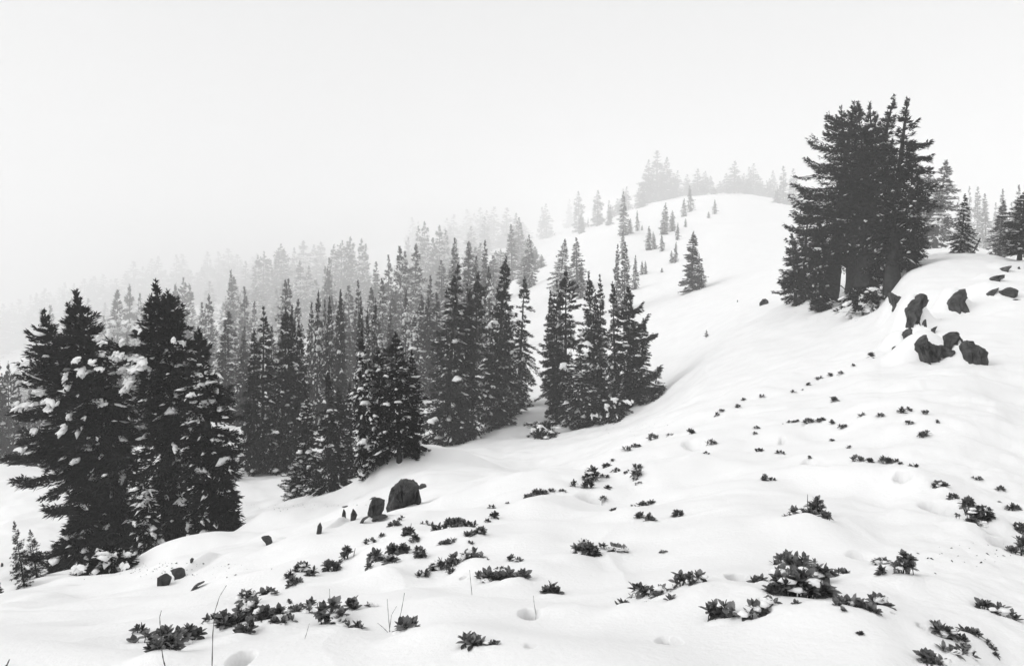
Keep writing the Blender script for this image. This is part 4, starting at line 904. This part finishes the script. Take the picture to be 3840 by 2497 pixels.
# the front outcrop: one rock mass split by cracks into blocks
yo = ROCKY[(1450, 1066)] - .35
oc = empty('rock_outcrop', ((3530 - CX) / F * yo, yo, -(1350 - HY) / F * yo)); tag(oc, 'cracked dark rock outcrop facing the camera below the knoll', 'rock', GN)
for i, pts in enumerate([[(1450,1066),(1500,1010),(1545,968),(1558,1015),(1535,1060),(1530,1105),(1522,1135)],
    [(1540,1065),(1560,1022),(1600,1052),(1655,1068),(1662,1100),(1650,1140),(1640,1190),(1580,1195),(1528,1188),(1532,1120)],
    [(1668,1070),(1695,1062),(1770,1112),(1835,1132),(1835,1160),(1765,1145),(1662,1152),(1670,1110)],
    [(1698,1050),(1742,972),(1800,942),(1842,946),(1838,990),(1820,1040),(1778,1098),(1705,1068)],
    [(1786,1100),(1824,1048),(1834,1090),(1834,1128),(1790,1112)]]):
    rock(C8(pts), None, None, Y=yo + .02 * i, seed=60 + i, sub=2, sink=10, depth=.8, name='rock_block', parent=oc)
rock(C8([(1897,1120),(1912,1050),(1940,1022),(1978,1028),(2003,1058),(2085,1100),(2062,1170),(2032,1190),(2022,1235),(1985,1235),(1950,1205),(1908,1192)]), 'squarish dark rock right of the cracked outcrop', GN, Y=ROCKY[(1897, 1120)], seed=71, depth=.8)
rock(C8([(25,700),(32,678),(82,642),(108,665),(95,692),(55,700)]), 'lone dark stone on the open slope left of the ridge clump', GN, y0=30, y1=80, seed=72)
rock([(2762,1133),(2768,1124),(2772,1134)], 'tiny dark stone tip on the open slope', GN, y0=40, y1=120, seed=73, sub=0)

# ------------------------------------------------------------------ evergreen shrubs poking through the snow
def leaf_meshes():
    out = []
    for k in range(5):
        rs = np.random.RandomState(200 + k); w = .22 + .06 * rs.rand(); cup = .05 + .05 * rs.rand(); curl = -.16 + .2 * rs.rand()
        xs = [0, .18, .45, .75, 1.0]; ws = [.03, .62, 1.0, .78, 0]; V = []; T = []
        for x, q in zip(xs, ws):
            zc = curl * x * x
            V += [(x, -q * w, zc + cup * q), (x, 0, zc), (x, q * w, zc + cup * q)]
        for i in range(4):
            a = 3 * i
            T += [(a, a + 3, a + 1), (a + 1, a + 3, a + 4), (a + 1, a + 4, a + 2), (a + 2, a + 4, a + 5)]
        out.append(mesh('leaf', np.array(V), np.array(T), M_LEAF, True))
    return out
LEAVES = leaf_meshes()
from mathutils import Matrix, Vector
def rosette(rs, P, axis, L, n):
    """directions and lengths of the leaves of one whorl"""
    ax = np.array(axis, float); ax /= np.linalg.norm(ax); res = []
    p = np.cross(ax, [.3, .5, .8]); p /= np.linalg.norm(p); q = np.cross(ax, p); a0 = rs.rand() * 6.28
    for i in range(n):
        a = a0 + i * 2.4 + rs.randn() * .2; k = i / max(n - 1, 1); el = math.radians(72 - 62 * k + rs.randn() * 8)
        d = ax * math.sin(el) + (p * math.cos(a) + q * math.sin(a)) * math.cos(el)
        res.append((P - ax * L * .22 * k, d, L * (.62 + .42 * k) * (.85 + .3 * rs.rand())))
    return res
def leaf_mat(P, d, L, rs):
    d = d / np.linalg.norm(d); up = np.array([0, 0, 1.]) + rs.randn(3) * .15
    y = np.cross(up, d); y /= np.linalg.norm(y) + 1e-9; z = np.cross(d, y); w = .85 + .4 * rs.rand()
    M = Matrix(((d[0] * L, y[0] * L * w, z[0] * L, P[0]), (d[1] * L, y[1] * L * w, z[1] * L, P[1]), (d[2] * L, y[2] * L * w, z[2] * L, P[2]), (0, 0, 0, 1)))
    return M
BSEED = [0]
def shrub(label, lobes, leafpx, group='evergreen shrubs on the near slope', single=False, y1=60, name='evergreen_shrub', twig=0):
    """lobes: (photo column, foot row, width, height) of each leafy tuft of the shrub, in photo pixels"""
    leafpx = leafpx * 1.3; BSEED[0] += 1; rs = np.random.RandomState(900 + BSEED[0])
    x0, y0_, z0 = hit(lobes[0][0], lobes[0][1], 2.2, y1, BASE); z0 = gz(x0, y0_)
    o = empty(name, (x0, y0_, z0)) if not single else None
    fol = Geo(); st = Geo(); nleaf = 0
    for (u, v, w, h) in lobes:
        x, y, z = hit(u, v, 2.2, y1, BASE); z = gz(x, y)
        if abs(y - y0_) > 1.2 + .12 * y0_: y = y0_; x = (u - CX) / F * y; z = gz(x, y)
        px = y / F; W = w * px; Hh = h * px; L = min(leafpx * px, Hh * .75 + .01)
        zg = z; z += max(-.15, min(.15, -(v - HY) / F * y - z))
        nr = int(max(1, round(2.4 * w * h / leafpx ** 2))); nr = min(nr, 16)
        root = np.array([x, y, min(z, zg) - .06])
        for r in range(nr):
            a = (r + .5) / nr if nr > 1 else .5
            ux = ((a + rs.randn() * .12 - .5) * .95) * W * .8; hh = (.22 + .75 * rs.rand()) * Hh * (1 - 0.9 * min(1, abs(2 * ux / max(W, 1e-6))) ** 2.2 * .6)
            if nr == 1: ux = 0; hh = Hh * .5
            P = np.array([x + ux, y + rs.randn() * W * .16, z + hh * .8 - .2 * L]); P[2] = max(P[2], gz(P[0], P[1]) + .1 * L)
            axis = np.array([ux * 1.6 / max(W, .01), -.25 + rs.randn() * .25, .85]) + rs.randn(3) * .18
            foot = root + np.array([ux * (.35 if h > leafpx * 1.6 else .9), (P[1] - y) * .4, 0])
            q = np.linspace(0, 1, 5)[:, None]; C = foot * (1 - q) + P * q; C += np.sin(q * 3.14) * rs.randn(3) * .08 * Hh; C[-1] = P
            st.add(*tube(C - np.array([x0, y0_, z0]), np.linspace(.055, .03, 5) * L + .0006, 5))
            for (lp, d, l) in rosette(rs, P, axis, L, rs.randint(7, 12)):
                M = leaf_mat(lp - np.array([x0, y0_, z0]), d, l, rs)
                if single or nleaf >= 300:
                    me = LEAVES[rs.randint(5)]; Vv = np.array([M @ vv.co for vv in me.vertices]); Tt = np.array([p.vertices[:] for p in me.polygons]); fol.add(Vv, Tt)
                else:
                    lo = link('leaf', LEAVES[rs.randint(5)], o); lo.matrix_local = M; nleaf += 1
        if leafpx > 20 and w > 44 and rs.rand() < .6:
            cl = Geo()
            for k in range(rs.randint(2, 5)):
                c0 = np.array([x + rs.randn() * W * .25, y - abs(rs.randn()) * W * .15, z + Hh * (.15 + .55 * rs.rand())]) - [x0, y0_, z0]
                th = np.arange(8) * .785; V = [c0 + [0, 0, .2 * L]]; r1 = L * (.22 + .32 * rs.rand())
                for q, zz in ((.55, .2), (1, 0), (.6, -.14)):
                    f = 1 + .25 * rs.randn(8)
                    V += [c0 + [r1 * q * f[i] * math.cos(th[i]) * 1.3, r1 * q * f[i] * math.sin(th[i]), zz * L + rs.randn() * .03 * L] for i in range(8)]
                T = [(0, 1 + i, 1 + (i + 1) % 8) for i in range(8)]
                for r_ in range(2):
                    for i in range(8):
                        a = 1 + r_ * 8 + i; b = 1 + r_ * 8 + (i + 1) % 8; T += [(a, a + 8, b), (b, a + 8, b + 8)]
                cl.add(V, T)
            if not single: tag(link('snow_clot', cl.mesh('snow_clot', M_SNOWT, True), o), kind='stuff')
        for k in range(twig):
            a = rs.rand() * 6.28; b = root + [W * .3 * rs.randn(), 0, 0]; q = np.linspace(0, 1, 4)[:, None]; t = b + np.array([.3 * Hh * math.cos(a), .1 * Hh, Hh * (.7 + .6 * rs.rand())])
            st.add(*tube(b * (1 - q) + t * q + np.sin(q * 6) * .02 * Hh - np.array([x0, y0_, z0]), np.array([.004, .003, .002, .001]) * (y / 4) + .0005, 4))
    if single:
        n0 = fol.mesh(name, M_LEAF, True); o = link(name, n0); o.location = (x0, y0_, z0)
        if st.V and y0_ < 14: tag(link('stem', st.mesh('stem', M_TWIG, True), o), kind='stuff')
    else:
        tag(link('stem', st.mesh('stem', M_TWIG, True), o), kind='stuff')
        if fol.V: tag(link('foliage', fol.mesh('foliage', M_LEAF, True), o), kind='stuff')
    tag(o, label, 'shrub', group); return o

for lp, lab, lobes in BUSH:
    shrub(lab, lobes, lp, twig=2 if lp < 22 else 1)

small = [
 ('brow', 'low shrub on the long brow of the near slope', [(1845,1905,22,16),(1903,1890,10,9),(1853,1943,28,32),(1828,1956,20,13),(1980,1872,26,22),(2012,1862,30,32),(2036,1853,32,22),(1990,1892,13,24),(2070,1841,22,13),(2110,1842,36,9),
   (2278,1847,16,22),(2262,1877,26,18),(2150,1822,20,22),(2258,1789,16,12),(2276,1790,10,13),(2295,1769,16,8),(2313,1769,20,15),(2347,1773,24,9),(2275,1751,32,20),(2297,1729,9,12),(2350,1689,28,19),(2385,1676,42,16),(2450,1647,42,22),(2515,1633,22,15)]),
 ('upper', 'tiny sprig climbing the upper brow towards the knoll', [(2593,1627,25,29),(2689,1559,13,15),(2707,1544,19,14),(2765,1529,26,15),(2790,1499,17,13),(2858,1488,16,16),(2975,1471,18,16),(3010,1464,10,8),(3030,1444,17,15),(3070,1421,24,17),(3113,1409,14,18),(3153,1404,20,15),(3202,1374,14,12),(3266,1346,22,26)]),
 ('open', 'sparse tiny shrub on the open right slope', [(2668,1666,36,20),(2650,1701,27,9),(2840,1607,26,10),(2833,1628,22,9),(2848,1691,32,17),(2926,1701,28,15),(3035,1717,16,10),(2868,1801,25,27),(2893,1801,24,12),(3120,1654,24,11),(3185,1681,18,11),
   (2960,1584,22,9),(2985,1581,22,11),(3030,1584,42,20),(3075,1579,52,15),(3117,1589,26,15),(3165,1604,37,16),(3235,1559,16,20),(3302,1563,20,18),(3382,1548,22,26),(3410,1540,20,15),(3470,1551,37,15),(3410,1591,28,16),(3515,1584,16,10),(3465,1635,42,26),(3128,1503,18,24),(2935,1590,10,5),
   (3218,1728,47,20),(3262,1733,27,17),(3325,1739,40,30),(3355,1731,22,15),(3378,1743,20,10),(3415,1762,14,18),(3437,1778,18,19),(3668,1797,32,14),(3755,1839,30,18),(2385,1800,30,10),(2395,1815,30,8)]),
]
for key, ph, L in small:
    it2 = [(q[0], shrub('x', [q], max(9, min(14, q[3] * .8)), single=True, name='small_shrub')) for q in L]
    row_labels(it2, ph, ph + 's')
shrub('small upright shrub with a bare stem at the brow bend', [(2218,1800,60,56),(2205,1830,40,40)], 16, twig=2, name='evergreen_shrub')
shrub('leafy shrub with a two-tiered top above the brow hollow', [(2390,1782,44,28),(2392,1756,34,20)], 14, name='evergreen_shrub')

# ---- needles, cones and broken twig ends lying on the snow round the big trees
rsl = np.random.RandomState(77); lit = Geo()
for (u, v, su, sv, n) in [(560, 2110, 170, 25, 150), (2300, 1590, 130, 22, 80), (3150, 1170, 130, 25, 110), (1150, 1890, 160, 12, 60), (3640, 2030, 110, 50, 30)]:
    for q in range(n):
        x, y, z = hit(u + rsl.randn() * su, v + abs(rsl.randn()) * sv, 2.2, 60)
        l = (.004 + .012 * rsl.rand() ** 2) * (1 + y / 25); a = rsl.rand() * 3.14; d = np.array([math.cos(a), math.sin(a), .15 * rsl.randn()]) * l; w = np.array([-math.sin(a), math.cos(a), 0]) * l * .3
        p = np.array([x, y, z + .003]); lit.add([p - d, p + w, p + d, p - w, p + [0, 0, l * .4]], [(0, 1, 4), (1, 2, 4), (2, 3, 4), (3, 0, 4)])
tag(link('needle_litter', lit.mesh('needle_litter', M_TWIG)), kind='stuff')

# ---- dry stalks and twigs standing in the snow
def stalk(pts, label, r=.0022, y=None, nodes=True):
    u, v = pts[-1]
    x, Y, z = hit(u, min(v, 2497), 2.2, 60) if y is None else (0, y, 0)
    P = np.array([((a - CX) / F * Y, Y, -(b - HY) / F * Y) for a, b in pts]); org = P[-1].copy(); org[2] = min(org[2], gz(org[0], org[1])) 
    Q = np.vstack([P, [org - [0, 0, .08]]]) - org; m = len(Q); q = np.linspace(0, 1, 4 * (m - 1) + 1); idx = q * (m - 1)
    C = np.stack([np.interp(idx, range(m), Q[:, k]) for k in range(3)], 1)
    rr = np.linspace(r * .45, r, len(C)) * Y / 3
    if nodes: rr[::3] *= 1.6
    g = Geo(); g.add(*tube(C[::-1], rr[::-1], 6)); o = link('dry_stalk', g.mesh('dry_stalk', M_STALK, True)); o.location = org
    tag(o, label, 'stalk', 'dry stalks in the snow'); return o
stalk([(605,2288),(599,2312),(601,2354),(606,2430),(612,2470),(620,2500)], 'thin bent stalk crossing the wide lower left shrub')
stalk([(849,2194),(823,2236),(806,2291),(798,2375),(795,2500)], 'long curved stalk, tallest of all, left of the tallest shrub', r=.0019)
stalk([(1236,2207),(1237,2250),(1238,2330)], 'short straight stalk rising from the big dark bush', r=.0015)
stalk([(1160,2337),(1152,2365),(1143,2394)], 'short slanting straw alone on the snow', r=.0013)
stalk([(1452,2245),(1456,2300),(1462,2368)], 'left upright straw of the forked straws', r=.0015)
stalk([(1517,2222),(1505,2290),(1490,2352)], 'right leaning straw of the forked straws', r=.0018)
stalk([(1487,2272),(1468,2305),(1460,2368)], 'middle forked straw touching the left upright one', r=.0014)
stalk([(1416,2335),(1435,2350),(1455,2370)], 'low side twig of the forked straws', r=.0013)
stalk([(1761,2136),(1765,2180),(1770,2230)], 'single straw left of the central shrub row', r=.0014)
stalk([(35,2472),(28,2488),(20,2500)], 'broken twig at the bottom left corner', r=.004)
stalk([(2000,2232),(2003,2262),(2010,2305)], 'thin straw standing in the long shadowed hole', r=.0014)
stalk([(3676,893),(3668,912),(3652,940)], 'dead leaning stump between the background trees', r=.005, y=50)
build_haze(max(e.location.z + e.scale.z * 10 for e in TREES))
